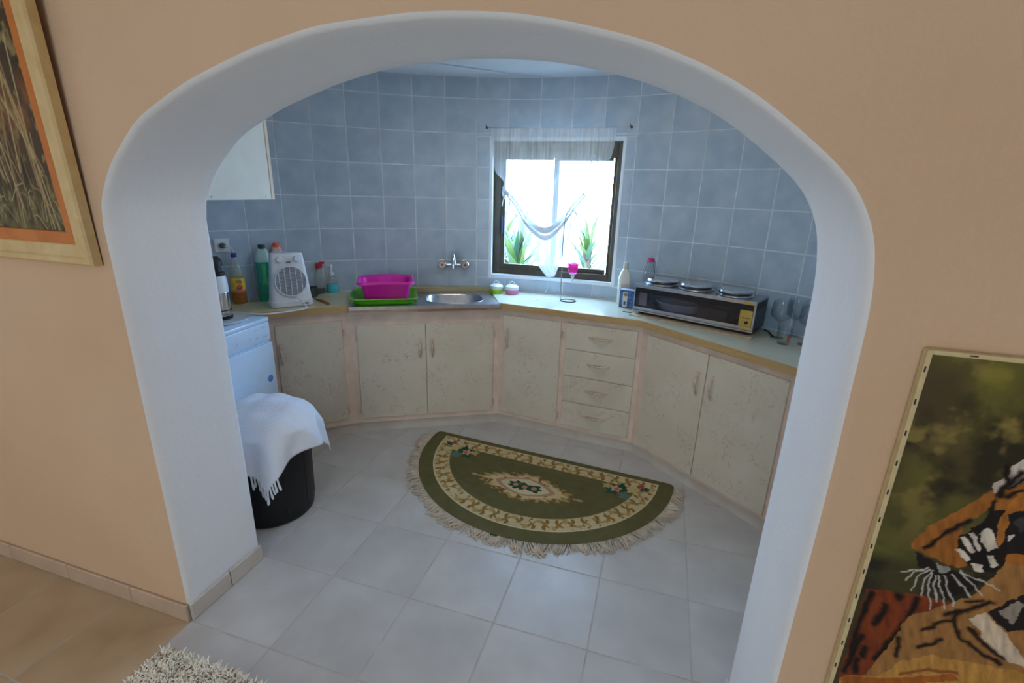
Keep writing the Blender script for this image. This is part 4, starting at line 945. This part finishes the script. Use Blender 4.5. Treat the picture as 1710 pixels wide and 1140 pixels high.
# shaggy rug at the threshold
sx0, sx1, sy0, sy1 = .045, 1.05, -.78, -.135
sh = thing('shaggy_rug', 'cream shaggy rug with brown flecks at the bottom left foreground', 'rug')
MB().prism(rr_ := [(x, y) for x, y, z in rrect(sx1-sx0, sy1-sy0, .05, 0, 5, (sx0+sx1)/2, (sy0+sy1)/2)], .0005, .012).build('rug_base', plain('shag_backing', (196, 184, 160), .95, 0, .05), sh)
def tufts(nm, mat, count, seed, hmin, hmax):
    rnd = random.Random(seed); m = MB(); V_ = m.v; F_ = m.f; SM = m.smooth
    for _ in range(count):
        x = rnd.uniform(sx0, sx1); y = rnd.uniform(sy0, sy1); h = rnd.uniform(hmin, hmax); a = rnd.uniform(0, 2*pi); l = rnd.uniform(.012, .03); wd = rnd.uniform(.0018, .0032)
        dx, dy = cos(a)*l, sin(a)*l; px, py = -sin(a)*wd, cos(a)*wd; b = len(V_)
        V_.extend([(x-px, y-py, .008), (x+px, y+py, .008), (x+dx*.5+px, y+dy*.5+py, .008+h*.8), (x+dx*.5-px, y+dy*.5-py, .008+h*.8), (x+dx+px*.5, y+dy+py*.5, .008+h), (x+dx-px*.5, y+dy-py*.5, .008+h)])
        F_.extend([(b, b+1, b+2, b+3), (b+3, b+2, b+4, b+5)]); SM.extend([True, True])
    me = bpy.data.meshes.new(nm); me.from_pydata(V_, [], F_); me.materials.append(mat); me.update(); return tag(put(nm, me, sh), None, None, None, 'stuff')
tufts('cream_pile', plain('shag_cream', (242, 234, 218), .95, 0, .05), 36000, 5, .012, .030); tufts('brown_pile', plain('shag_brown', (150, 116, 72), .95, 0, .05), 3800, 6, .012, .026)

# tiger canvas on the right
cx0, cx1, cz0, cz1, cyf = 2.030, 2.75, .42, 1.350, -.022
tg = thing('tiger_canvas', 'unframed canvas painting of resting tigers on the apricot wall', 'painting', (0, 0, 0))
me = grid_mesh('painted_face', 400, 520, lambda i, j: (cx0+.007+(cx1-cx0-.014)*i, cyf, cz0+.007+(cz1-cz0-.014)*j), attr_mat('oil_paint', .55, .3))
co = np.array([v.co[:] for v in me.vertices]).reshape(521, 401, 3); X, Z = co[..., 0], co[..., 2]
def T(pts):   # a traced outline turned into positions on the canvas
    return [(float(q[0]), float(q[2])) for q in (ony(1380+x*.5, 570+y*.5, cyf) for x, y in pts)]
col = np.zeros(X.shape+(3,)); n1 = fbm(X*1.0+3, Z+1, 21, 5, 9); n2 = fbm(X+7, Z+2, 22, 4, 22); n3 = fbm(X*1.4+1, Z+9, 23, 3, 5)
col[:] = S((78, 66, 40)); hh = (Z-.9)/.45
put_col(col, np.clip((n3-.42)*5, 0, 1), (104, 98, 44)); put_col(col, np.clip((n1-.48)*6, 0, 1), (46, 42, 26)); put_col(col, np.clip((.55-hh)*1.6, 0, .9)*np.clip((n3*1.6-.2), 0, 1), (34, 34, 26)); put_col(col, np.clip((n2-.54)*6, 0, 1)*np.clip(hh+.15, 0, 1), (142, 124, 66)); put_col(col, np.clip((n3-.55)*7, 0, 1)*np.clip((n2-.42)*6, 0, 1)*np.clip(hh, 0, 1), (132, 126, 48))
put_col(col, np.clip((.06-np.abs(Z-.955))*30, 0, 1)*np.clip((n1-.4)*5, 0, 1)*(X < 2.12), (98, 98, 44))
fur = .55+.9*fbm(X*2+Z*.6, (Z-X*.5)*.5, 31, 4, 60)
Xo, Zo = X.copy(), Z.copy(); X = X+.010*(fbm(Xo+4, Zo+4, 51, 3, 70)-.5); Z = Z+.010*(fbm(Xo+2, Zo+6, 52, 3, 70)-.5)
def shape(pts, c, k=1., f=True):
    mk = inpoly(X, Z, T(pts))
    cc = S(c)[None, :]*(fur[mk][:, None] if f else 1.); col[mk] = col[mk]*(1-k)+cc*k
def stroke(pts, wpx, c, k=1.):
    put_col(col, np.clip(1.3-segdist(X, Z, T(pts))/(wpx*.00065), 0, 1), c, k)
shape([(135, 825), (330, 850), (420, 870), (300, 960), (200, 1060), (130, 1115), (40, 1117)], (122, 54, 22))
for p in ([(150, 840), (110, 940), (80, 1040)], [(240, 845), (245, 860)], [(300, 860), (270, 930), (160, 1060)], [(200, 880), (160, 940)], [(120, 980), (60, 1100)], [(130, 1020), (120, 1050)], [(100, 1060), (95, 1100)]): stroke(p, 12, (20, 12, 8))
shape([(130, 1112), (230, 985), (270, 920), (400, 880), (500, 842), (600, 740), (900, 700), (2600, 700), (2600, 1900), (20, 1900), (40, 1118)], (158, 112, 62))
shape([(560, 520), (620, 470), (900, 330), (1060, 300), (1180, 380), (1400, 430), (2000, 470), (2600, 560), (2600, 1000), (900, 800), (600, 740)], (160, 98, 38))
shape([(930, 330), (950, 250), (1030, 230), (1090, 290), (1080, 340)], (30, 24, 20)); shape([(960, 320), (980, 275), (1030, 265), (1060, 310)], (196, 180, 160))
shape([(820, 760), (1000, 720), (1200, 760), (1500, 900), (2600, 1100), (2600, 1240), (1300, 1060), (900, 900)], (206, 186, 158))
for k in range(13): stroke([(960+k*120, 400+k*14), (930+k*120, 520+k*16), (985+k*118, 650+k*22), (960+k*120, 780+k*24)], 15, (24, 16, 12))
for k in range(12): stroke([(840+k*130, 1000+k*20), (900+k*128, 1080+k*22), (880+k*130, 1180+k*24)], 12, (30, 18, 10))
shape([(283, 672), (310, 640), (370, 602), (450, 560), (540, 503), (562, 500), (556, 545), (520, 572), (470, 602), (440, 650), (470, 690), (482, 745), (440, 757), (380, 737), (320, 702), (290, 692)], (158, 98, 40))
shape([(440, 650), (500, 620), (555, 560), (600, 560), (620, 640), (600, 740), (560, 775), (500, 765), (470, 745), (440, 700)], (22, 18, 16))
for b in ([(425, 690), (445, 690), (480, 725), (470, 738)], [(445, 655), (462, 650), (495, 700), (480, 712)], [(470, 640), (490, 640), (520, 690), (505, 700)], [(505, 640), (545, 620), (575, 690), (545, 700), (520, 670)], [(480, 740), (520, 745), (530, 770), (500, 765)], [(535, 712), (560, 715), (575, 745), (555, 755)]): shape(b, (214, 202, 186))
shape([(545, 490), (600, 452), (660, 425), (900, 330), (960, 400), (860, 440), (660, 470), (600, 500), (562, 508)], (206, 192, 176)); shape([(612, 420), (660, 395), (900, 300), (900, 330), (660, 430), (615, 445)], (216, 206, 194))
for p in ([(600, 420), (610, 460), (580, 520)], [(660, 440), (600, 480), (570, 520)], [(900, 370), (660, 460), (610, 490)], [(560, 540), (545, 600), (500, 640)], [(660, 500), (600, 520)], [(330, 690), (400, 640), (480, 600)]): stroke(p, 9, (20, 14, 12))
shape([(565, 660), (580, 585), (620, 525), (700, 490), (700, 560), (612, 592), (597, 650), (577, 685)], (172, 108, 44))
shape([(605, 575), (700, 550), (800, 560), (800, 740), (600, 705), (590, 690), (612, 650)], (26, 24, 26)); shape([(625, 600), (655, 585), (680, 610), (650, 645)], (60, 58, 62)); shape([(605, 648), (618, 650), (614, 672), (604, 665)], (210, 200, 190))
shape([(300, 705), (345, 722), (370, 755), (440, 770), (525, 785), (480, 835), (400, 862), (350, 805), (308, 748)], (26, 22, 20)); shape([(360, 740), (410, 750), (420, 770), (380, 770)], (150, 146, 140))
for a, b in (((335, 755), (262, 795)), ((340, 760), (285, 830)), ((345, 770), (320, 850)), ((350, 775), (345, 890)), ((375, 780), (400, 890)), ((395, 780), (430, 885)), ((420, 775), (480, 850)), ((450, 770), (580, 830)), ((450, 765), (520, 850)), ((350, 765), (250, 770)), ((365, 780), (370, 870))): stroke([a, ((a[0]+b[0])/2-6, (a[1]+b[1])/2-8), b], 2.4, (206, 200, 190), .9)
shape([(480, 922), (530, 902), (600, 980), (660, 1060), (760, 1140), (640, 1082), (560, 1042)], (206, 186, 160)); shape([(540, 905), (600, 870), (660, 845), (800, 820), (800, 980), (660, 965), (600, 970)], (28, 24, 24)); shape([(580, 900), (640, 860), (660, 880), (620, 950)], (150, 140, 128))
for p in ([(430, 930), (440, 980), (500, 1030), (580, 1075)], [(480, 960), (530, 1010), (590, 1060)], [(320, 960), (355, 955)], [(305, 1020), (350, 1010), (385, 992)], [(360, 945), (420, 930), (440, 900)], [(400, 910), (500, 890), (550, 870)], [(240, 990), (235, 1050)], [(470, 870), (520, 865)]): stroke(p, 9, (30, 18, 10))
shape([(180, 1112), (260, 1062), (360, 1047), (480, 1072), (700, 1112), (900, 1160), (1600, 1300), (2600, 1420), (2600, 1900), (20, 1900), (40, 1130)], (186, 136, 66)); shape([(50, 1118), (250, 1122), (420, 1112), (440, 1135), (40, 1160)], (160, 92, 36))
stroke([(250, 1110), (340, 1095), (430, 1108)], 7, (140, 80, 36))
paint_attr(me, col); put('painted_face', me, tg)
M_CANVAS = plain('raw_canvas', (212, 194, 150), .9, 0, .1, .04, 40)
fr_ = MB().box(cx0, cx1, cyf+.0008, -.001, cz0, cz1, .003).build('stretcher', M_CANVAS, tg)
m = MB()
for (a, b, c, d) in ((cx0-.001, cx0+.0075, cz0, cz1), (cx1-.0075, cx1+.001, cz0, cz1), (cx0+.0075, cx1-.0075, cz1-.0075, cz1+.001), (cx0+.0075, cx1-.0075, cz0-.001, cz0+.0075)): m.box(a, b, cyf-.0012, cyf+.003, c, d, .001)
m.build('folded_edge', M_CANVAS, tg)
for i in range(12): MB().box(cx0+.0005, cx0+.0030, cyf-.0020, cyf-.0012, cz1-.03-.064*i-.011, cz1-.03-.064*i).build('staple', M_DARK, tg)
for i in range(5): MB().box(cx0+.06+.1*i, cx0+.072+.1*i, cyf-.0020, cyf-.0012, cz1-.004, cz1-.0018).build('staple', M_DARK, tg)

# framed picture on the left
px1, pz0, pz1 = -.040, 1.352, 2.16; px0 = -.98
pc = thing('framed_picture', 'wood framed painting of tall dry reeds hung left of the arch', 'painting', (0, -.004, pz0)); pc.rotation_euler = (radians(1.6), 0, 0)
hgt = pz1-pz0
M_PINE = wood('pale_pine', (206, 174, 118), (222, 194, 142), .5, (6, 6, 6), .8); M_LINER = wood('orange_pine', (192, 106, 38), (206, 124, 50), .5, (8, 8, 8), .6)
def molding(name, x0, x1, z0, z1, prof, mat, parent):
    m = MB(); rings_ = []
    for d, y in prof: rings_.append([(x0+d, y, z0+d), (x1-d, y, z0+d), (x1-d, y, z1-d), (x0+d, y, z1-d)])
    for a, b in zip(rings_, rings_[1:]): m.add(a+b, [(i, (i+1) % 4, 4+(i+1) % 4, 4+i) for i in range(4)])
    return m.build(name, mat, parent)
molding('outer_frame', px0, px1, 0, hgt, [(0, 0), (0, -.024), (.006, -.030), (.020, -.030), (.026, -.026), (.045, -.023), (.058, -.022), (.062, -.018), (.062, 0)], M_PINE, pc)
molding('inner_liner', px0, px1, 0, hgt, [(.060, -.004), (.060, -.019), (.064, -.0205), (.094, -.017), (.096, -.014), (.096, -.004)], M_LINER, pc)
ix0, ix1, iz0, iz1 = px0+.092, px1-.092, .092, hgt-.092
me = grid_mesh('painted_face', 240, 200, lambda i, j: (ix0+(ix1-ix0)*i, -.010, iz0+(iz1-iz0)*j), MATS['oil_paint'])
co = np.array([v.co[:] for v in me.vertices]).reshape(201, 241, 3); X, Z = co[..., 0], co[..., 2]
col = np.zeros(X.shape+(3,)); n1 = fbm(X*2+3, Z+3, 41, 5, 10); n2 = fbm(X*2+8, Z*1.0+5, 42, 4, 30)
col[:] = S((72, 56, 38)); put_col(col, np.clip((n1-.5)*4, 0, 1), (40, 32, 24)); put_col(col, np.clip((.16-Z+.1)*6, 0, 1)*np.clip((n2-.3)*4, 0, 1), (104, 98, 58)); put_col(col, np.clip((.12-np.abs(Z-.42))*8, 0, 1)*np.clip((n1-.45)*6, 0, 1), (150, 96, 50))
put_col(col, np.clip((n2-.62)*8, 0, 1), (138, 122, 78))
rs = np.random.RandomState(9)
for k in range(70):
    xa = rs.uniform(ix0, ix1); za = rs.uniform(iz0, iz0+.2); lean = rs.uniform(-.10, .12); h_ = rs.uniform(.2, .55)
    pts = [(xa, za), (xa-lean*.4, za+h_*.5), (xa-lean, za+h_)]; c = [(196, 176, 128), (168, 140, 92), (132, 108, 66)][k % 3]
    put_col(col, np.clip(1.3-segdist(X, Z, pts)/.0028, 0, 1), c, .85)
for k in range(90):
    xa = rs.uniform(ix0, ix1); za = rs.uniform(iz0, iz0+.1); a = rs.uniform(.5, 2.6); l = rs.uniform(.03, .1)
    put_col(col, np.clip(1.3-segdist(X, Z, [(xa, za), (xa+cos(a)*l*.6, za+sin(a)*l*.7), (xa+cos(a)*l, za+sin(a)*l*.8)])/.0022, 0, 1), [(150, 144, 96), (96, 98, 54), (182, 168, 116)][k % 3], .8)
paint_attr(me, col); put('painted_face', me, pc)
MB().box(px0+.05, px1-.05, -.009, -.001, .05, hgt-.05).build('backing_board', M_BROWN, pc)

# ------------------------------------------------------------------ curtain
def curtain_mat(name, lo, hi, trans):
    k = N(name); k.n.remove(k.p)
    tr_ = k.add('ShaderNodeBsdfTransparent'); tr_.inputs[0].default_value = (1, 1, 1, 1); df = k.add('ShaderNodeBsdfDiffuse'); df.inputs[0].default_value = lin((244, 246, 248)); tl = k.add('ShaderNodeBsdfTranslucent'); tl.inputs[0].default_value = lin((226, 240, 246))
    m1 = k.add('ShaderNodeMixShader'); m1.inputs[0].default_value = trans; k.ln(df, 0, m1, 1); k.ln(tl, 0, m1, 2)
    m2 = k.add('ShaderNodeMixShader'); k.ln(tr_, 0, m2, 1); k.ln(m1, 0, m2, 2)
    wv = k.noise(6, 3, 0, k.coord('Object', (14, 1, .7))); rm = k.ramp(wv, 0, [(.3, (lo, lo, lo, 1)), (.7, (hi, hi, hi, 1))]); k.ln(rm, 0, m2, 0); k.ln(m2, 0, k.out, 0); return k.m
M_SHEER = curtain_mat('sheer_white_curtain', .42, .70, .13); M_FOLD = curtain_mat('folded_white_curtain', .90, .985, .11); M_TAIL = curtain_mat('layered_white_curtain', .72, .92, .12)
YC = 2.255
cu = thing('sheer_curtain', 'sheer white curtain gathered into a swag with a pointed tail', 'curtain', (0, 0, 0))
def cpt(px, py, dy=0): q = ony(790+px*.2806, 190+py*.2806, YC+dy); return np.array([q[0], q[1], q[2]])
def sheet(name, left, right, ny, nx, amp, waves, dy=0, mt=None, sag=0):
    Lp = smooth_path([cpt(*p, dy) for p in left], 8); Rp = smooth_path([cpt(*p, dy) for p in right], 8)
    def at(Pth, t):
        f = t*(len(Pth)-1); i = min(int(f), len(Pth)-2); return Pth[i]*(1-(f-i))+Pth[i+1]*(f-i)
    vs = []
    for j in range(ny+1):
        t = j/ny; a, b = at(Lp, t), at(Rp, t)
        for i in range(nx+1):
            s_ = i/nx; p = a*(1-s_)+b*s_; y = p[1]+amp*sin(s_*2*pi*waves+.5*sin(t*5))*(.35+.65*sin(pi*min(1, t*1.2+.1)))
            vs.append((p[0], y, p[2]-sag*sin(pi*s_)*(1-t)**2))
    fs = [(j*(nx+1)+i, j*(nx+1)+i+1, (j+1)*(nx+1)+i+1, (j+1)*(nx+1)+i) for j in range(ny) for i in range(nx)]
    return MB().add(vs, fs, True).build(name, mt or M_SHEER, cu, sharp=False)
sheet('sheer_panel', [(108, 86), (110, 160), (120, 260), (132, 345), (180, 405), (170, 470), (195, 525), (250, 620), (310, 755), (380, 890), (440, 972)], [(855, 84), (848, 130), (838, 200), (815, 270), (770, 320), (720, 390), (680, 470), (640, 570), (590, 700), (530, 860), (485, 968)], 70, 90, .012, 9)
sheet('tail_panel', [(178, 470), (200, 530), (250, 622), (312, 757), (382, 892), (442, 972)], [(676, 474), (660, 520), (634, 580), (588, 702), (528, 862), (485, 968)], 40, 60, .010, 6, -.012, M_TAIL, .26)
# folded swag band running between the two gathers
def swag(up, lo, dy, nm):
    sheet(nm, up, lo, 6, 40, 0, 1, dy)
U = smooth_path([np.array(p, float) for p in ((175, 440), (250, 520), (330, 640), (430, 700), (520, 640), (600, 540), (668, 470))], 6)
def band(name, off0, off1, dy):
    m = MB(); n_ = len(U); rows_ = []
    for k in range(7):
        s_ = k/6; row = []
        for i, p in enumerate(U):
            t = i/(n_-1); wdt = off0+(off1-off0)*s_; q = cpt(p[0], p[1]+wdt*(.35+.65*sin(pi*t)), dy+.010*sin(s_*pi*3)); row.append(tuple(q))
        rows_.append(row)
    vs = [p for r in rows_ for p in r]; m.add(vs, [(a*n_+i, a*n_+i+1, (a+1)*n_+i+1, (a+1)*n_+i) for a in range(6) for i in range(n_-1)], True); m.build(name, M_FOLD, cu, sharp=False)
band('swag_fold', -22, 14, -.022); band('swag_fold', 24, 52, -.030)
for (ax, ay) in ((200, 470), (725, 250)):
    c0 = cpt(ax, ay, -.03)
    for s_, l in ((-1, .030), (1, .026)):
        m = MB(); m.loft([[tuple(c0+np.array([s_*l*t, .006*cos(a)*(.4+t), -.075*t*t+(.006+.008*t)*sin(a)])) for a in [2*pi*k/10 for k in range(10)]] for t in (0, .3, .6, 1)], True, True); m.build('bow_loop', M_FOLD, cu)
    MB().lathe([(0, -.014), (.013, -.008), (.015, 0), (.013, .008), (0, .014)], tuple(c0), 14).build('bow_knot', M_FOLD, cu)
MB().tube(smooth_path([cpt(458, 985), cpt(450, 1020, -.02), cpt(438, 1050, -.04), cpt(425, 1064, -.06)], 5), [.002]*16, 6).build('tail_cord', M_WPL, cu)
MB().tube([(.335, 2.292, 2.0), (.60, 2.283, 1.992), (.85, 2.28, 1.990), (1.05, 2.287, 1.992), (1.277, 2.312, 2.0)], .0016, 6).build('curtain_wire', M_STEEL, cu)
for (x, lb) in ((.329, 'small dark wall hook at the left end of the curtain wire'), (1.283, 'small dark wall hook at the right end of the curtain wire')):
    a = atan2(sqrt(RW**2-(x-CX)**2), x-CX); o = thing('wall_hook', lb, 'hook', cyl(a, RW, 2.0), a-pi/2)
    MB().lathe([(.008, 0), (.007, .004), (.0035, .006), (.0035, .02)], n=12, mat=RX).build('hook_base', M_DARK, o)
    MB().tube(smooth_path([(0, -.02, 0), (0, -.032, .003), (0, -.036, .014)], 4), .003, 6).build('hook_tip', M_DARK, o)

# ------------------------------------------------------------------ garden outside the window
mb = MB(); mb.box(-12, 14, 2.75, 30, -.3, -.2); struct(mb.build('ground', plain('pale_dry_ground', (206, 198, 178), .95, 0, .1, .1, 2)), 'pale dry garden ground outside the window', 'ground')
def leaf_mesh(l, wd):
    m = MB(); vs = []; n_ = 9
    for i in range(n_):
        t = i/(n_-1); w_ = wd*(.5+.9*t if t < .35 else (1-t)/.65*.82+.0)+.001; z = l*(t-.16*t*t); x = l*.34*t**2.2
        vs += [(x+.25*w_, -w_, z), (x, 0, z), (x+.25*w_, w_, z)]
    m.add(vs, [(i*3+k, i*3+k+1, i*3+k+4, i*3+k+3) for i in range(n_-1) for k in (0, 1)], True); return m
M_LEAF = [plain('agave_green', (62, 84, 34), .5, 0, .4, .12, 8), plain('agave_pale_green', (92, 104, 46), .5, 0, .4, .12, 8), plain('agave_blue_green', (52, 78, 56), .5, 0, .4, .12, 8)]
LM = [leaf_mesh(.85, .032).mesh('leaf', mm) for mm in M_LEAF]
rnd = random.Random(2)
for px, py, sz, nlf, lb in ((.27, 3.32, 1.0, 56, 'spiky green plant outside the window at the left'), (-.25, 4.3, 1.3, 50, 'tall spiky plant behind the left garden plant outside'), (.74, 4.6, .95, 40, 'spiky plant outside the window near the hanging pink glass')):
    pl = thing('spiky_plant', lb, 'plant', (px, py, -.2), 0, 'spiky plants in the garden')
    MB().lathe([(.05, 0), (.045, .5), (.04, 1.05), (.02, 1.15)], n=12).build('trunk', plain('plant_trunk', (90, 76, 54), .9), pl)
    for k in range(nlf):
        o = put('leaf', LM[k % 3], pl, (rnd.uniform(-.02, .02), rnd.uniform(-.02, .02), .80+.35*k/nlf), (0, rnd.uniform(-.05, 1.15), k*2.4)); o.scale = (sz*.75, sz, sz*rnd.uniform(.6, .95))
